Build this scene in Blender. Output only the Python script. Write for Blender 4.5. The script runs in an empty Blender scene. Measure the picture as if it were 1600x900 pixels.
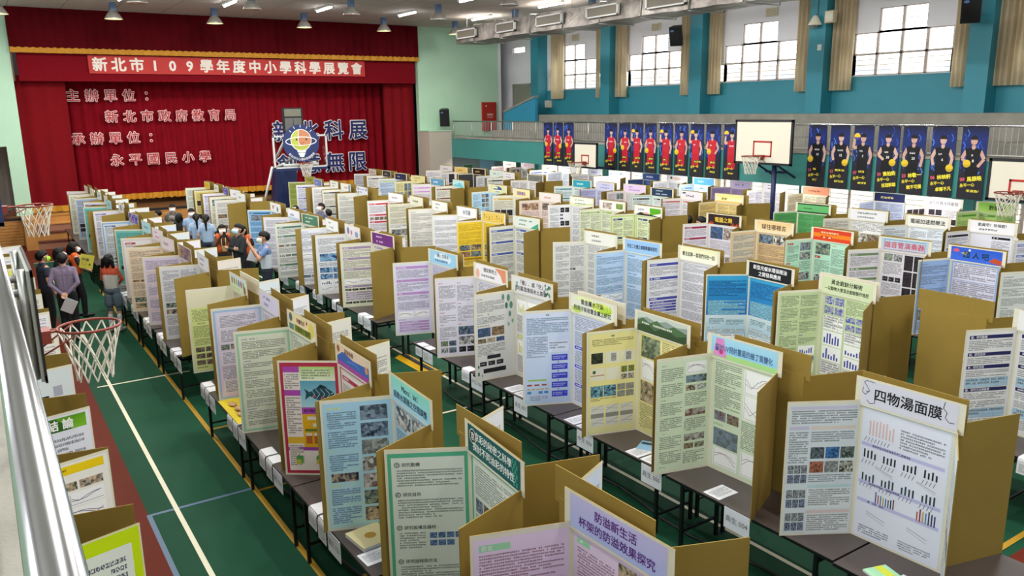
import bpy, math, random
import numpy as np
from mathutils import Vector, Matrix
C = bpy.context.scene.collection
SC = bpy.context.scene
PI = math.pi
def lin(c):
    if isinstance(c, str):
        if len(c) == 3: c = ''.join(k*2 for k in c)
        c = [int(c[i:i+2], 16)/255 for i in (0, 2, 4)]
    return tuple((x/12.92 if x <= .04045 else ((x+.055)/1.055)**2.4) for x in c[:3]) + (1.,)
# ------------------------------------------------------------------ camera
cam = bpy.data.objects.new('camera', bpy.data.cameras.new('camera')); C.objects.link(cam)
F_PX, PITCH, YAW, ROLL, EYE = 1249.04, 0.219898, 0.585929, -0.014002, 4.27
fw = Vector((math.sin(YAW)*math.cos(PITCH), math.cos(YAW)*math.cos(PITCH), -math.sin(PITCH)))
r0 = Vector((math.cos(YAW), -math.sin(YAW), 0)); u0 = r0.cross(fw)
rr = math.cos(ROLL)*r0 + math.sin(ROLL)*u0; uu = -math.sin(ROLL)*r0 + math.cos(ROLL)*u0
cam.matrix_world = Matrix(((rr.x, uu.x, -fw.x, 0), (rr.y, uu.y, -fw.y, 0), (rr.z, uu.z, -fw.z, EYE), (0, 0, 0, 1)))
cam.data.sensor_width = 36; cam.data.lens = F_PX/1600*36; cam.data.clip_start = .05; cam.data.clip_end = 300
SC.camera = cam
# ------------------------------------------------------------------ view, sky
SC.view_settings.view_transform = 'Standard'; SC.view_settings.look = 'None'
SC.view_settings.gamma = 1; SC.view_settings.use_curve_mapping = False
SC.view_settings.exposure = 0.2
w = bpy.data.worlds.new('sky'); SC.world = w; w.use_nodes = True
w.node_tree.nodes['Background'].inputs[0].default_value = (.93, .97, 1, 1)
w.node_tree.nodes['Background'].inputs[1].default_value = 5.0
TUBE_W = 105.0      # watts of each ceiling tube fitting
BAY_W = 120.0       # watts of each lit bell lamp
def area(name, loc, sx, sy, power, col=(1, .98, .95), rot=(0, 0, 0), portal=False):
    l = bpy.data.lights.new(name, 'AREA'); l.shape = 'RECTANGLE'; l.size = sx; l.size_y = sy
    l.energy = power; l.color = col
    o = bpy.data.objects.new(name, l); C.objects.link(o); o.location = loc; o.rotation_euler = rot
    if portal: l.cycles.is_portal = True
    return o
# ------------------------------------------------------------------ materials
MATS = {}
def mat(name, col, rough=.6, metal=0., noise=0., nscale=8., bump=0., bscale=60., emit=0., wave=None, spec=.5):
    if name in MATS: return MATS[name]
    m = bpy.data.materials.new(name); m.use_nodes = True; nt = m.node_tree; N = nt.nodes; L = nt.links
    b = N['Principled BSDF']; c = lin(col)
    b.inputs['Base Color'].default_value = c; b.inputs['Roughness'].default_value = rough
    b.inputs['Metallic'].default_value = metal; b.inputs['Specular IOR Level'].default_value = spec
    tc = N.new('ShaderNodeTexCoord')
    if noise:
        n = N.new('ShaderNodeTexNoise'); n.inputs['Scale'].default_value = nscale; n.inputs['Detail'].default_value = 5
        L.new(tc.outputs['Object'], n.inputs['Vector'])
        r = N.new('ShaderNodeValToRGB'); e = r.color_ramp.elements
        e[0].position = .3; e[1].position = .7
        e[0].color = tuple(x*(1-noise) for x in c[:3])+(1,); e[1].color = tuple(min(1, x*(1+noise)) for x in c[:3])+(1,)
        L.new(n.outputs[0], r.inputs[0]); L.new(r.outputs[0], b.inputs['Base Color'])
    if wave:   # fine corrugation / grain stripes: (direction, scale, strength)
        wv = N.new('ShaderNodeTexWave'); wv.bands_direction = wave[0]; wv.inputs['Scale'].default_value = wave[1]
        wv.inputs['Distortion'].default_value = 1.5; L.new(tc.outputs['Object'], wv.inputs['Vector'])
        bp = N.new('ShaderNodeBump'); bp.inputs['Strength'].default_value = wave[2]; bp.inputs['Distance'].default_value = .003
        L.new(wv.outputs[1], bp.inputs['Height']); L.new(bp.outputs[0], b.inputs['Normal'])
    elif bump:
        n2 = N.new('ShaderNodeTexNoise'); n2.inputs['Scale'].default_value = bscale; n2.inputs['Detail'].default_value = 4
        L.new(tc.outputs['Object'], n2.inputs['Vector'])
        bp = N.new('ShaderNodeBump'); bp.inputs['Strength'].default_value = bump; bp.inputs['Distance'].default_value = .02
        L.new(n2.outputs[0], bp.inputs['Height']); L.new(bp.outputs[0], b.inputs['Normal'])
    if emit:
        b.inputs['Emission Color'].default_value = c; b.inputs['Emission Strength'].default_value = emit
    MATS[name] = m
    return m
def print_mat(name, kind):
    m = bpy.data.materials.new(name); m.use_nodes = True; nt = m.node_tree; N = nt.nodes; L = nt.links
    b = N['Principled BSDF']; b.inputs['Roughness'].default_value = .55; b.inputs['Specular IOR Level'].default_value = .3
    a = N.new('ShaderNodeAttribute'); a.attribute_name = 'col'
    if kind == 'plain': L.new(a.outputs[0], b.inputs['Base Color'])
    else:
        k = N.new('ShaderNodeAttribute'); k.attribute_name = 'ink'
        uv = N.new('ShaderNodeUVMap'); uv.uv_map = 'uv'
        mx = N.new('ShaderNodeMix'); mx.data_type = 'RGBA'
        def math_(op, x, y=None):
            q = N.new('ShaderNodeMath'); q.operation = op
            for i, v in enumerate((x, y)):
                if v is None: continue
                if isinstance(v, (int, float)): q.inputs[i].default_value = v
                else: L.new(v, q.inputs[i])
            return q.outputs[0]
        if kind == 'text':
            s = N.new('ShaderNodeSeparateXYZ'); L.new(uv.outputs[0], s.inputs[0])
            fv = math_('FRACT', s.outputs[1]); band = math_('MULTIPLY', math_('GREATER_THAN', fv, .2), math_('LESS_THAN', fv, .8))
            fu = math_('FRACT', s.outputs[0]); gap = math_('GREATER_THAN', fu, .14)
            n = N.new('ShaderNodeTexNoise'); n.inputs['Scale'].default_value = 3.1; n.inputs['Detail'].default_value = 1.5
            L.new(uv.outputs[0], n.inputs['Vector'])
            st = math_('GREATER_THAN', n.outputs[0], .45)
            wn = N.new('ShaderNodeTexWhiteNoise'); fl = N.new('ShaderNodeVectorMath'); fl.operation = 'FLOOR'
            L.new(uv.outputs[0], fl.inputs[0]); L.new(fl.outputs[0], wn.inputs['Vector'])
            sp = math_('GREATER_THAN', wn.outputs[0], .07)
            f = math_('MULTIPLY', math_('MULTIPLY', band, gap), math_('MULTIPLY', st, sp))
            L.new(math_('MULTIPLY', f, .9), mx.inputs[0])
        else:
            n = N.new('ShaderNodeTexNoise'); n.inputs['Scale'].default_value = 4.3; n.inputs['Detail'].default_value = 6
            L.new(uv.outputs[0], n.inputs['Vector'])
            vo = N.new('ShaderNodeTexVoronoi'); vo.inputs['Scale'].default_value = 3.2; L.new(uv.outputs[0], vo.inputs['Vector'])
            sb = N.new('ShaderNodeSeparateColor'); L.new(vo.outputs[1], sb.inputs[0])
            cr = N.new('ShaderNodeMapRange'); cr.inputs[1].default_value = .28; cr.inputs[2].default_value = .75
            L.new(math_('MULTIPLY', math_('ADD', n.outputs[0], sb.outputs[0]), .5), cr.inputs[0])
            L.new(cr.outputs[0], mx.inputs[0])
        L.new(a.outputs[0], mx.inputs[6]); L.new(k.outputs[0], mx.inputs[7]); L.new(mx.outputs[2], b.inputs['Base Color'])
    MATS[name] = m
    return m
P_PLAIN, P_TEXT, P_PHOTO = print_mat('printed_sheet', 'plain'), print_mat('printed_text', 'text'), print_mat('printed_photo', 'photo')
CARD = mat('cardboard', '8f7730', .85, noise=.06, nscale=3, wave=('Y', 90, .03))
CREAM = mat('cream_board', 'dcd8c4', .7, noise=.03, nscale=4)
WHITE = mat('white_paint', 'd9d9d6', .6, noise=.03, nscale=2)
def glass_mat():
    m = bpy.data.materials.new('window_glass'); m.use_nodes = True; nt = m.node_tree; N = nt.nodes; L = nt.links
    N.remove(N['Principled BSDF']); t = N.new('ShaderNodeBsdfTransparent'); t.inputs[0].default_value = (.96, .98, .97, 1)
    g = N.new('ShaderNodeBsdfGlossy'); g.inputs['Roughness'].default_value = .03
    fr = N.new('ShaderNodeLayerWeight'); fr.inputs[0].default_value = .12; mx = N.new('ShaderNodeMixShader')
    L.new(fr.outputs[1], mx.inputs[0]); L.new(t.outputs[0], mx.inputs[1]); L.new(g.outputs[0], mx.inputs[2])
    L.new(mx.outputs[0], N['Material Output'].inputs[0]); MATS['glass'] = m
    return m
GLASS = glass_mat()
# ------------------------------------------------------------------ mesh builder
BLK = (.02, .02, .02, 1)
class MB:
    def __init__(s): s.v = []; s.f = []; s.m = []; s.c = []; s.k = []; s.uv = []; s.mats = []; s.sm = []
    def mi(s, m):
        if m not in s.mats: s.mats.append(m)
        return s.mats.index(m)
    def face(s, pts, m, col=None, ink=BLK, uv=None, smooth=False):
        b = len(s.v); s.v += [tuple(p) for p in pts]; n = len(pts)
        s.f.append(tuple(range(b, b+n))); s._a(n, m, col, ink, uv, smooth)
    def _a(s, n, m, col, ink, uv, smooth):
        s.m.append(s.mi(m)); s.sm.append(smooth)
        if col is None: col = (1, 1, 1, 1)
        s.c += (list(col) if isinstance(col[0], (tuple, list)) else [col]*n)
        s.k += [ink]*n; s.uv += (list(uv) if uv else [(0, 0)]*n)
    def mesh(s, verts, faces, m, col=None, smooth=False):
        b = len(s.v); s.v += [tuple(p) for p in verts]
        for f in faces:
            s.f.append(tuple(i+b for i in f)); s._a(len(f), m, col, BLK, None, smooth)
    def box(s, c, d, m, R=None, col=None):
        V = [Vector((x*d[0]/2, y*d[1]/2, z*d[2]/2)) for x in (-1, 1) for y in (-1, 1) for z in (-1, 1)]
        if R is not None: V = [R @ p for p in V]
        c = Vector(c); s.mesh([p+c for p in V], [(0, 1, 3, 2), (4, 6, 7, 5), (0, 4, 5, 1), (2, 3, 7, 6), (0, 2, 6, 4), (1, 5, 7, 3)], m, col)
    def b2(s, a, b, m, col=None):
        s.box([(a[i]+b[i])/2 for i in range(3)], [abs(b[i]-a[i]) for i in range(3)], m, col=col)
    def prism(s, pts, ext, m, m2=None):
        """pts: 3D polygon, ext: vector; m2: material of the first (front) cap"""
        n = len(pts); P = [Vector(p) for p in pts]; e = Vector(ext)
        s.mesh(P, [tuple(range(n))], m2 or m); s.mesh([p+e for p in P], [tuple(range(n-1, -1, -1))], m)
        for i in range(n):
            j = (i+1) % n; s.mesh([P[i], P[i]+e, P[j]+e, P[j]], [(0, 1, 2, 3)], m)
    def tube(s, path, r, m, n=8, closed=False, cap=True):
        P = [Vector(p) for p in path]; R = r if isinstance(r, (list, tuple)) else [r]*len(P); k = len(P)
        V = []; prev = None
        for i, p in enumerate(P):
            a = P[(i-1) % k] if (i or closed) else p; b = P[(i+1) % k] if (i < k-1 or closed) else p
            t = (b-a).normalized()
            if prev is None:
                x = t.cross(Vector((0, 0, 1)))
                if x.length < .01: x = t.cross(Vector((1, 0, 0)))
            else: x = prev - t*prev.dot(t)
            x.normalize(); prev = x; y = t.cross(x)
            V += [p+(x*math.cos(2*PI*j/n)+y*math.sin(2*PI*j/n))*R[i] for j in range(n)]
        Fc = [(i*n+j, i*n+(j+1) % n, ((i+1) % k)*n+(j+1) % n, ((i+1) % k)*n+j) for i in range(k if closed else k-1) for j in range(n)]
        if cap and not closed: Fc += [tuple(range(n-1, -1, -1)), tuple(range((k-1)*n, k*n))]
        s.mesh(V, Fc, m, smooth=True)
    def lathe(s, prof, c, m, n=20, smooth=True):
        V = [(c[0]+r*math.cos(2*PI*j/n), c[1]+r*math.sin(2*PI*j/n), c[2]+z) for r, z in prof for j in range(n)]
        s.mesh(V, [(i*n+j, i*n+(j+1) % n, (i+1)*n+(j+1) % n, (i+1)*n+j) for i in range(len(prof)-1) for j in range(n)], m, smooth=smooth)
    def ball(s, c, r, m, n=12, R=None):
        rx, ry, rz = (r, r, r) if isinstance(r, (int, float)) else r
        V = []; 
        for i in range(n//2+1):
            a = PI*i/(n//2)
            for j in range(n):
                b = 2*PI*j/n; p = Vector((rx*math.sin(a)*math.cos(b), ry*math.sin(a)*math.sin(b), rz*math.cos(a)))
                V.append((R @ p if R is not None else p)+Vector(c))
        s.mesh(V, [(i*n+j, (i+1)*n+j, (i+1)*n+(j+1) % n, i*n+(j+1) % n) for i in range(n//2) for j in range(n)], m, smooth=True)
    def build(s, name, parent=None, kind=None):
        me = bpy.data.meshes.new(name); me.from_pydata(s.v, [], s.f); 
        for m in s.mats: me.materials.append(m)
        nf = len(s.f)
        me.polygons.foreach_set('material_index', s.m); me.polygons.foreach_set('use_smooth', s.sm)
        if P_PLAIN in s.mats or P_TEXT in s.mats or P_PHOTO in s.mats:
            me.attributes.new('col', 'FLOAT_COLOR', 'CORNER').data.foreach_set('color', np.array(s.c, 'f').ravel())
            me.attributes.new('ink', 'FLOAT_COLOR', 'CORNER').data.foreach_set('color', np.array(s.k, 'f').ravel())
            me.uv_layers.new(name='uv').data.foreach_set('uv', np.array(s.uv, 'f').ravel())
        me.update()
        o = bpy.data.objects.new(name, me); C.objects.link(o)
        if parent: o.parent = parent
        if kind: o['kind'] = kind
        return o
def tag(o, label, cat, group=None):
    o['label'] = label; o['category'] = cat
    if group: o['group'] = group
    return o
def empty(name, loc=(0, 0, 0), rz=0.):
    o = bpy.data.objects.new(name, None); C.objects.link(o); o.location = loc; o.rotation_euler = (0, 0, rz); o.empty_display_size = .1
    return o
def dup(root, loc, rz=None):
    r = root.copy(); C.objects.link(r); r.location = loc
    if rz is not None: r.rotation_euler = (0, 0, rz)
    for ch in list(root.children):
        c = ch.copy(); C.objects.link(c); c.parent = r
        for g in list(ch.children):
            d = g.copy(); C.objects.link(d); d.parent = c
    return r
# ------------------------------------------------------------------ lettering
GL = {}
def glyphs(text, bold=0., ext=0., ring=None):
    """bold: thickness added as a ring of shifted copies of the letter"""
    key = (text, bold, ext)
    if key in GL: return GL[key]
    if bold:
        V, Fc, x0, x1, y0, y1 = glyphs(text, 0., ext); n = ring or (4 if bold < .03 else 8); W_, F_ = [], []
        for i in range(n):
            a = 2*PI*(i+.5)/n; dx, dy = bold*math.cos(a), bold*math.sin(a); b = len(W_)
            W_ += [(x+dx, y+dy, z+i*2e-5) for x, y, z in V]; F_ += [tuple(q+b for q in f) for f in Fc]
        GL[key] = (W_, F_, x0-bold, x1+bold, y0-bold, y1+bold); return GL[key]
    cu = bpy.data.curves.new('t', 'FONT'); cu.body = text; cu.size = 1; cu.extrude = ext
    cu.resolution_u = 2; cu.fill_mode = 'BOTH' if ext else 'FRONT'
    o = bpy.data.objects.new('t', cu); C.objects.link(o)
    dg = bpy.context.evaluated_depsgraph_get(); dg.update()
    me = bpy.data.meshes.new_from_object(o.evaluated_get(dg))
    V = [tuple(v.co) for v in me.vertices]; Fc = [tuple(p.vertices) for p in me.polygons]
    bpy.data.objects.remove(o); bpy.data.curves.remove(cu); bpy.data.meshes.remove(me)
    if V:
        xs = [v[0] for v in V]; x0, x1 = min(xs), max(xs); ys = [v[1] for v in V]; y0, y1 = min(ys), max(ys)
    else: x0 = x1 = y0 = y1 = 0
    GL[key] = (V, Fc, x0, x1, y0, y1)
    return GL[key]
def put_text(mb, fr, text, cx, cy, h, maxw, col, bold=0., layer=2, align='c', ang=0., stretch=None):
    """text centred at (cx,cy) of frame fr(u,v,layer); h: character height"""
    V, Fc, x0, x1, y0, y1 = glyphs(text, bold)
    if not V: return
    em = h/.92; wd = (x1-x0)*em; sx = em
    if stretch: sx = stretch/(x1-x0); wd = stretch
    elif wd > maxw: q = maxw/wd; sx = em*q; em *= q**.55; wd = maxw
    ca, sa = math.cos(ang), math.sin(ang); ymid = .36
    pts = []
    for x, y, z in V:
        a = (x-x0)*sx - (wd/2 if align == 'c' else 0); b = (y-ymid)*em
        pts.append(fr(cx+a*ca-b*sa, cy+a*sa+b*ca, layer+z/.0003))
    mb.mesh(pts, Fc, P_PLAIN, col)
RS = random.Random(7)
def shade(c, k): return tuple(min(1., x*k) for x in c[:3])+(1.,)
class Sheet:
    """a flat printed sheet: canvas 0..w, 0..h mapped to 3D by origin, u, v, n"""
    def __init__(s, mb, o, u, v, n, w, h):
        s.mb = mb; s.o = Vector(o); s.u = Vector(u); s.v = Vector(v); s.n = Vector(n); s.w = w; s.h = h; s.k = 0
    def P(s, x, y, l=0): return s.o + s.u*x + s.v*y + s.n*(.001+.0003*l+s.k*8e-6)
    def rect(s, x0, y0, x1, y1, col, col2=None, l=1, m=None, ink=BLK, uv=None):
        s.k += 1; c = [lin(col) if isinstance(col, str) else col]*4
        if col2: d = lin(col2) if isinstance(col2, str) else col2; c = [d, d, c[0], c[0]]
        s.mb.face([s.P(x0, y0, l), s.P(x1, y0, l), s.P(x1, y1, l), s.P(x0, y1, l)], m or P_PLAIN, c, ink, uv)
    def poly(s, pts, col, l=2):
        s.k += 1; s.mb.face([s.P(x, y, l) for x, y in pts], P_PLAIN, lin(col))
    def disc(s, x, y, r, col, l=2, n=18, ry=None):
        ry = ry or r; s.poly([(x+r*math.cos(2*PI*i/n), y+ry*math.sin(2*PI*i/n)) for i in range(n)], col, l)
    def line(s, pts, wd, col, l=3):
        for (x0, y0), (x1, y1) in zip(pts, pts[1:]):
            d = math.hypot(x1-x0, y1-y0) or 1; nx, ny = -(y1-y0)/d*wd/2, (x1-x0)/d*wd/2
            s.poly([(x0+nx, y0+ny), (x0-nx, y0-ny), (x1-nx, y1-ny), (x1+nx, y1+ny)], col, l)
    def text(s, x0, y0, x1, y1, bg, ink='333333', ch=.0125, pitch=.019, l=2):
        s.k += 1
        bgc = lin(bg) if isinstance(bg, str) else bg
        n = max(1, int((y1-y0)/pitch)); k = lin(ink); o = RS.randint(0, 400)*7.; i = 0
        while i < n:
            j = min(n, i+RS.randint(2, 5)); wd = x1-x0
            for a, b, q in ((i, j-1, wd), (j-1, j, wd*RS.uniform(.35, .95))):
                if b <= a: continue
                ya, yb = y1-a*pitch, y1-b*pitch
                s.mb.face([s.P(x0, yb, l), s.P(x0+q, yb, l), s.P(x0+q, ya, l), s.P(x0, ya, l)], P_TEXT, bgc, k,
                          [(o, o-b), (o+q/ch, o-b), (o+q/ch, o-a), (o, o-a)])
            i = j
    def photo(s, x0, y0, x1, y1, a=None, b=None, l=3):
        pal = ['2a2a2e', '39424e', '5a4a3c', '1c2a44', '60686a', '3c4a38', '704c40', '28384c']
        pb = ['b8b8b0', '8ca0b4', 'c8b090', '7c90a0', 'd8d8d0', '98a488', '4a6a9c', 'a08468']
        s.k += 1; a = a or RS.choice(pal); b = b or RS.choice(pb); o = RS.random()*90; k = 2.2
        s.mb.face([s.P(x0, y0, l), s.P(x1, y0, l), s.P(x1, y1, l), s.P(x0, y1, l)], P_PHOTO, lin(a), lin(b),
                  [(o, o), (o+k, o), (o+k, o+k*(y1-y0)/(x1-x0)), (o, o+k*(y1-y0)/(x1-x0))])
    def chars(s, t, cx, cy, h, maxw, col, bold=0., l=4, align='c', ang=0., stretch=None):
        s.k += 2; put_text(s.mb, s.P, t, cx, cy, h, maxw, lin(col), bold, l, align, ang, stretch)
WT = dict(h=.055, H=.07, T=.2, t=.13, m=.045, p=.12, P=.17, q=.1, c=.16, l=.16, f=.24, k=.09, b=.07, w=.2, o=.24, S=.16, D=.15, e=.05)
def fill(S, spec, x0, y0, x1, y1, bg, hd='4860a0', hi=None, ink='3a3a3a', box='ffffff', ph=None, pitch=.019, heads=None):
    cols = spec.split('|'); cw = (x1-x0)/len(cols); g = .012; heads = list(heads or [])
    for ci, cs in enumerate(cols):
        a, b = x0+ci*cw+(g if ci else 0), x0+(ci+1)*cw-(g if ci < len(cols)-1 else 0); W = b-a
        tot = sum(WT[k] for k in cs); y = y1; sc = (y1-y0)/tot
        for k in cs:
            H = WT[k]*sc; ya, yb = y-H+.006, y-.004; y -= H; mid = (ya+yb)/2
            if k in 'hH':
                wq = W if k == 'H' else W*RS.uniform(.3, .5)
                q = min(H-.01, .042); S.rect(a, mid-q/2, a+wq, mid+q/2, hd)
                if heads: S.chars(heads.pop(0), a+.015, mid, q*.75, wq, hi or 'eeeeee', .01, align='l')
                else: S.text(a+.02, mid-q*.35, a+min(wq-.02, .2), mid+q*.35, hd, hi or 'eeeeee', q*.7, q*.7)
            elif k == 'm':
                q = min(.03, H*.8)
                if heads: S.chars(heads.pop(0), a+.01, mid, q, W, ink, .015, align='l')
                else: S.text(a, mid-q/2, a+RS.uniform(.15, .3)*W/.5, mid+q/2, bg, hi or hd, q, q)
            elif k in 'Tt': S.text(a, ya, b, yb-.004, bg, ink, pitch*.66, pitch)
            elif k == 'w':
                S.rect(a, ya, b, yb, box, l=1); S.text(a+.015, ya+.01, b-.015, yb-.01, box, ink, pitch*.66, pitch)
            elif k in 'pPqD':
                n = dict(p=3, P=2, q=4, D=3)[k]; n = max(1, round(n*W/.52)); pw = W/n
                for i in range(n):
                    if k == 'D': S.photo(a+i*pw+.008, ya+.008, a+(i+1)*pw-.008, yb-.005, '17151a', '3a3238')
                    else: S.photo(a+i*pw+.008, ya+.01, a+(i+1)*pw-.008, yb-.005, *(ph or (None, None)))
            elif k == 'o': S.photo(a+.02, ya+.01, b-.02, yb-.01, *(ph or (None, None)))
            elif k == 'c':
                n = max(1, round(2*W/.5)); pw = W/n
                for i in range(n):
                    S.rect(a+i*pw+.006, ya, a+(i+1)*pw-.006, yb, 'f4f4f2'); bw = (pw-.05)/9
                    for j in range(6):
                        hh = (yb-ya-.05)*RS.uniform(.3, .95); S.rect(a+i*pw+.03+j*bw*1.45, ya+.025, a+i*pw+.03+j*bw*1.45+bw*.8, ya+.025+hh, ph[0] if ph else hd, l=2)
            elif k == 'l':
                n = max(1, round(2*W/.5)); pw = W/n
                for i in range(n):
                    xa = a+i*pw+.008; xb = a+(i+1)*pw-.008; S.rect(xa, ya, xb, yb, 'efefee'); q = RS.random()
                    for j in range(2):
                        S.line([(xa+.02+t*(xb-xa-.04), ya+.02+(yb-ya-.04)*(.15+.7*abs(math.sin(t*2.2+q*3+j*.4)))) for t in (0, .25, .5, .75, 1)], .004, ('884444', '445588')[j])
                    S.line([(xa+.015, yb-.01), (xa+.015, ya+.015), (xb-.01, ya+.015)], .003, '777777')
            elif k == 'f':
                n = 4; 
                for i in range(n):
                    yy = ya+(yb-ya)*(i+.12)/n; S.rect(a+.03*W, yy, b-.03*W, yy+(yb-ya)/n*.7, hd); S.text(a+.1*W, yy+.006, b-.1*W, yy+(yb-ya)/n*.55, hd, 'e4e4ff', .014, .02)
            elif k == 'k':
                n = max(2, round(4*W/.5)); pw = W/n
                for i in range(n): S.rect(a+i*pw+.008, ya+.01, a+(i+1)*pw-.008, yb-.01, '1e2024'); S.text(a+i*pw+.02, mid-.008, a+(i+1)*pw-.02, mid+.008, '1e2024', 'cccccc', .012, .016)
            elif k == 'S':
                S.rect(a, ya, b, yb, box); n = max(2, int((yb-ya)/.028))
                for i in range(n+1): yy = ya+(yb-ya)*i/n; S.line([(a, yy), (b, yy)], .0025, '8a8a90')
                for i in range(5): xx = a+W*i/4; S.line([(xx, ya), (xx, yb)], .0025, '8a8a90')
                S.text(a+.01, ya+.004, b-.01, yb-.004, box, ink, .02, (yb-ya)/n, l=2)
# ================================================================== the hall
MINT = mat('mint_wall', 'b4d8bc', .55, noise=.03, nscale=1.5); TEAL = mat('teal_wall', '2f8a9c', .5, noise=.04, nscale=1.2)
TEALG = mat('teal_green_panel', '3a8580', .55, noise=.04, nscale=1.2)
UPW = mat('upper_wall', 'e6e5ea', .7, noise=.02, nscale=1.5); CONC = mat('concrete', '8f8c82', .85, noise=.16, nscale=2.5, bump=.25)
SILV = mat('stainless_steel', 'c8c8ca', .18, metal=1.); GALV = mat('galvanised_tube', 'b9bab6', .4, metal=.7)
ALU = mat('aluminium_frame', 'd0c2ba', .6); BLACK = mat('black_plastic', '16161a', .5)
WOODL = mat('light_wood', 'c08848', .4, noise=.12, nscale=3, wave=('Z', 6, .15)); WOODD = mat('dark_wood', '5c3a1c', .4, noise=.15, nscale=3)
REDC = mat('red_curtain', '7c0a18', .9, noise=.1, nscale=3, spec=.1); DRED = mat('dark_red_curtain', '54060f', .9, noise=.1, nscale=3, spec=.1)
GOLD = mat('gold_fringe', 'c88a1c', .7, noise=.15, nscale=20); BLUEP = mat('navy_paint', '1c2c58', .45)
RED = mat('red_paint', 'b02018', .4); DKGR = mat('dark_grey', '3c3c3e', .6); BEIGE = mat('beige_curtain', 'd8c8a8', .8, noise=.06, nscale=6)
nt_ = BEIGE.node_tree; tl_ = nt_.nodes.new('ShaderNodeBsdfTranslucent'); tl_.inputs[0].default_value = lin('d8c8a8'); mx_ = nt_.nodes.new('ShaderNodeMixShader'); mx_.inputs[0].default_value = .4
nt_.links.new(nt_.nodes['Principled BSDF'].outputs[0], mx_.inputs[1]); nt_.links.new(tl_.outputs[0], mx_.inputs[2]); nt_.links.new(mx_.outputs[0], nt_.nodes['Material Output'].inputs[0])
XW, XB, ZC, YS = 21., 17.2, 7.72, 31.4     # right wall, balcony front, ceiling, stage front
# floor with its painted zones and lines
f = MB(); GRN = mat('green_floor', '1c4833', .6, noise=.06, nscale=1.5, spec=.06); RDF = mat('red_floor', '62281b', .6, noise=.06, nscale=1.5, spec=.06)
LW = mat('white_line', 'd8d4b8', .5); LY = mat('yellow_line', 'b08820', .5); LB = mat('blue_line', '44607c', .5)
def flat(x0, y0, x1, y1, z, m): f.face([(x0, y0, z), (x1, y0, z), (x1, y1, z), (x0, y1, z)], m)
flat(-3.9, -6, XW, 36, 0, GRN); flat(-3.9, -6, 1.08, 36, .002, RDF); flat(1.08, 27.3, 17, YS, .002, RDF); flat(16.1, -6, XW, 27.3, .002, RDF)
flat(7.6, 1.0, 9.3, 3.15, .002, RDF)
flat(1.34, -6, 1.39, 27.3, .004, LW); flat(1.06, -6, 1.11, 8.86, .004, LB); flat(1.08, 8.82, 2.2, 8.87, .003, LB); flat(1.18, 13.83, 2.6, 13.88, .005, LW)
flat(2.19, -6, 2.25, 22, .004, LY); flat(2.22, 8.73, 3.6, 8.78, .003, LY); flat(2.22, 10.95, 3.6, 11, .003, LY); flat(2.22, 6.4, 4.2, 6.45, .003, LY)
flat(1.1, 27.25, 16, 27.31, .006, LW); flat(5.95, 2, 6.0, 26, .004, LW); flat(4.5, 9.6, 7.5, 9.65, .005, LW); flat(7.5, 1, 7.56, 26, .004, LW); flat(7.3, 3.24, 9.3, 3.3, .005, LY)
f.build('floor', kind='structure')
# ceiling
cm = mat('ceiling_tiles', 'b4b0aa', .9); nt = cm.node_tree
tc = nt.nodes.new('ShaderNodeTexCoord'); br = nt.nodes.new('ShaderNodeTexBrick'); br.offset = 0
br.inputs['Color1'].default_value = lin('cbc6c0'); br.inputs['Color2'].default_value = lin('c3beb8'); br.inputs['Mortar'].default_value = lin('5a5450')
br.inputs['Scale'].default_value = 1; br.inputs['Mortar Size'].default_value = .008; br.inputs['Brick Width'].default_value = 1.53; br.inputs['Row Height'].default_value = 1.43
nt.links.new(tc.outputs['Object'], br.inputs['Vector']); nt.links.new(br.outputs[0], nt.nodes['Principled BSDF'].inputs['Base Color'])
f = MB(); f.face([(-3.9, -6, ZC), (-3.9, 36, ZC), (XW, 36, ZC), (XW, -6, ZC)], cm); f.build('ceiling', kind='structure')
# walls
f = MB(); f.b2((16.2, YS, 1.0), (20.25, YS+.25, ZC), MINT); f.b2((17.2, YS, 0), (20.25, YS+.24, 1.0), TEALG)
f.b2((16.2, YS-.02, 0), (17.25, YS, 1.0), MINT)
f.b2((17.25, YS-.03, 0), (XW, YS, 2.6), mat('grey_green_wall', '8c9c9c', .6))
f.b2((.98, YS, 1.0), (1.45, YS+.3, ZC), MINT); f.b2((-3.9, YS, 3.3), (.98, YS+.3, ZC), MINT)
f.b2((-3.9, YS+2.2, 0), (1.45, YS+2.3, ZC), mat('grey_back_wall', '9a908a', .8)); f.b2((1.45, 35.9, 0), (XW, 36, ZC), DKGR)
f.b2((.55, YS+.9, 1.0), (.75, YS+1.1, 3.4), mat('grey_post', '6a6258', .7))
f.b2((1.45, YS-.03, 5.4), (1.50, YS+.32, ZC), WOODD)
f.b2((20.25, YS, 2.6), (20.4, YS+.25, ZC), UPW)
f.build('wall_stage', kind='structure')
f = MB(); f.b2((-3.9, -6.1, 0), (XW, -6, ZC), UPW); f.build('wall_back', kind='structure')
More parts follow.
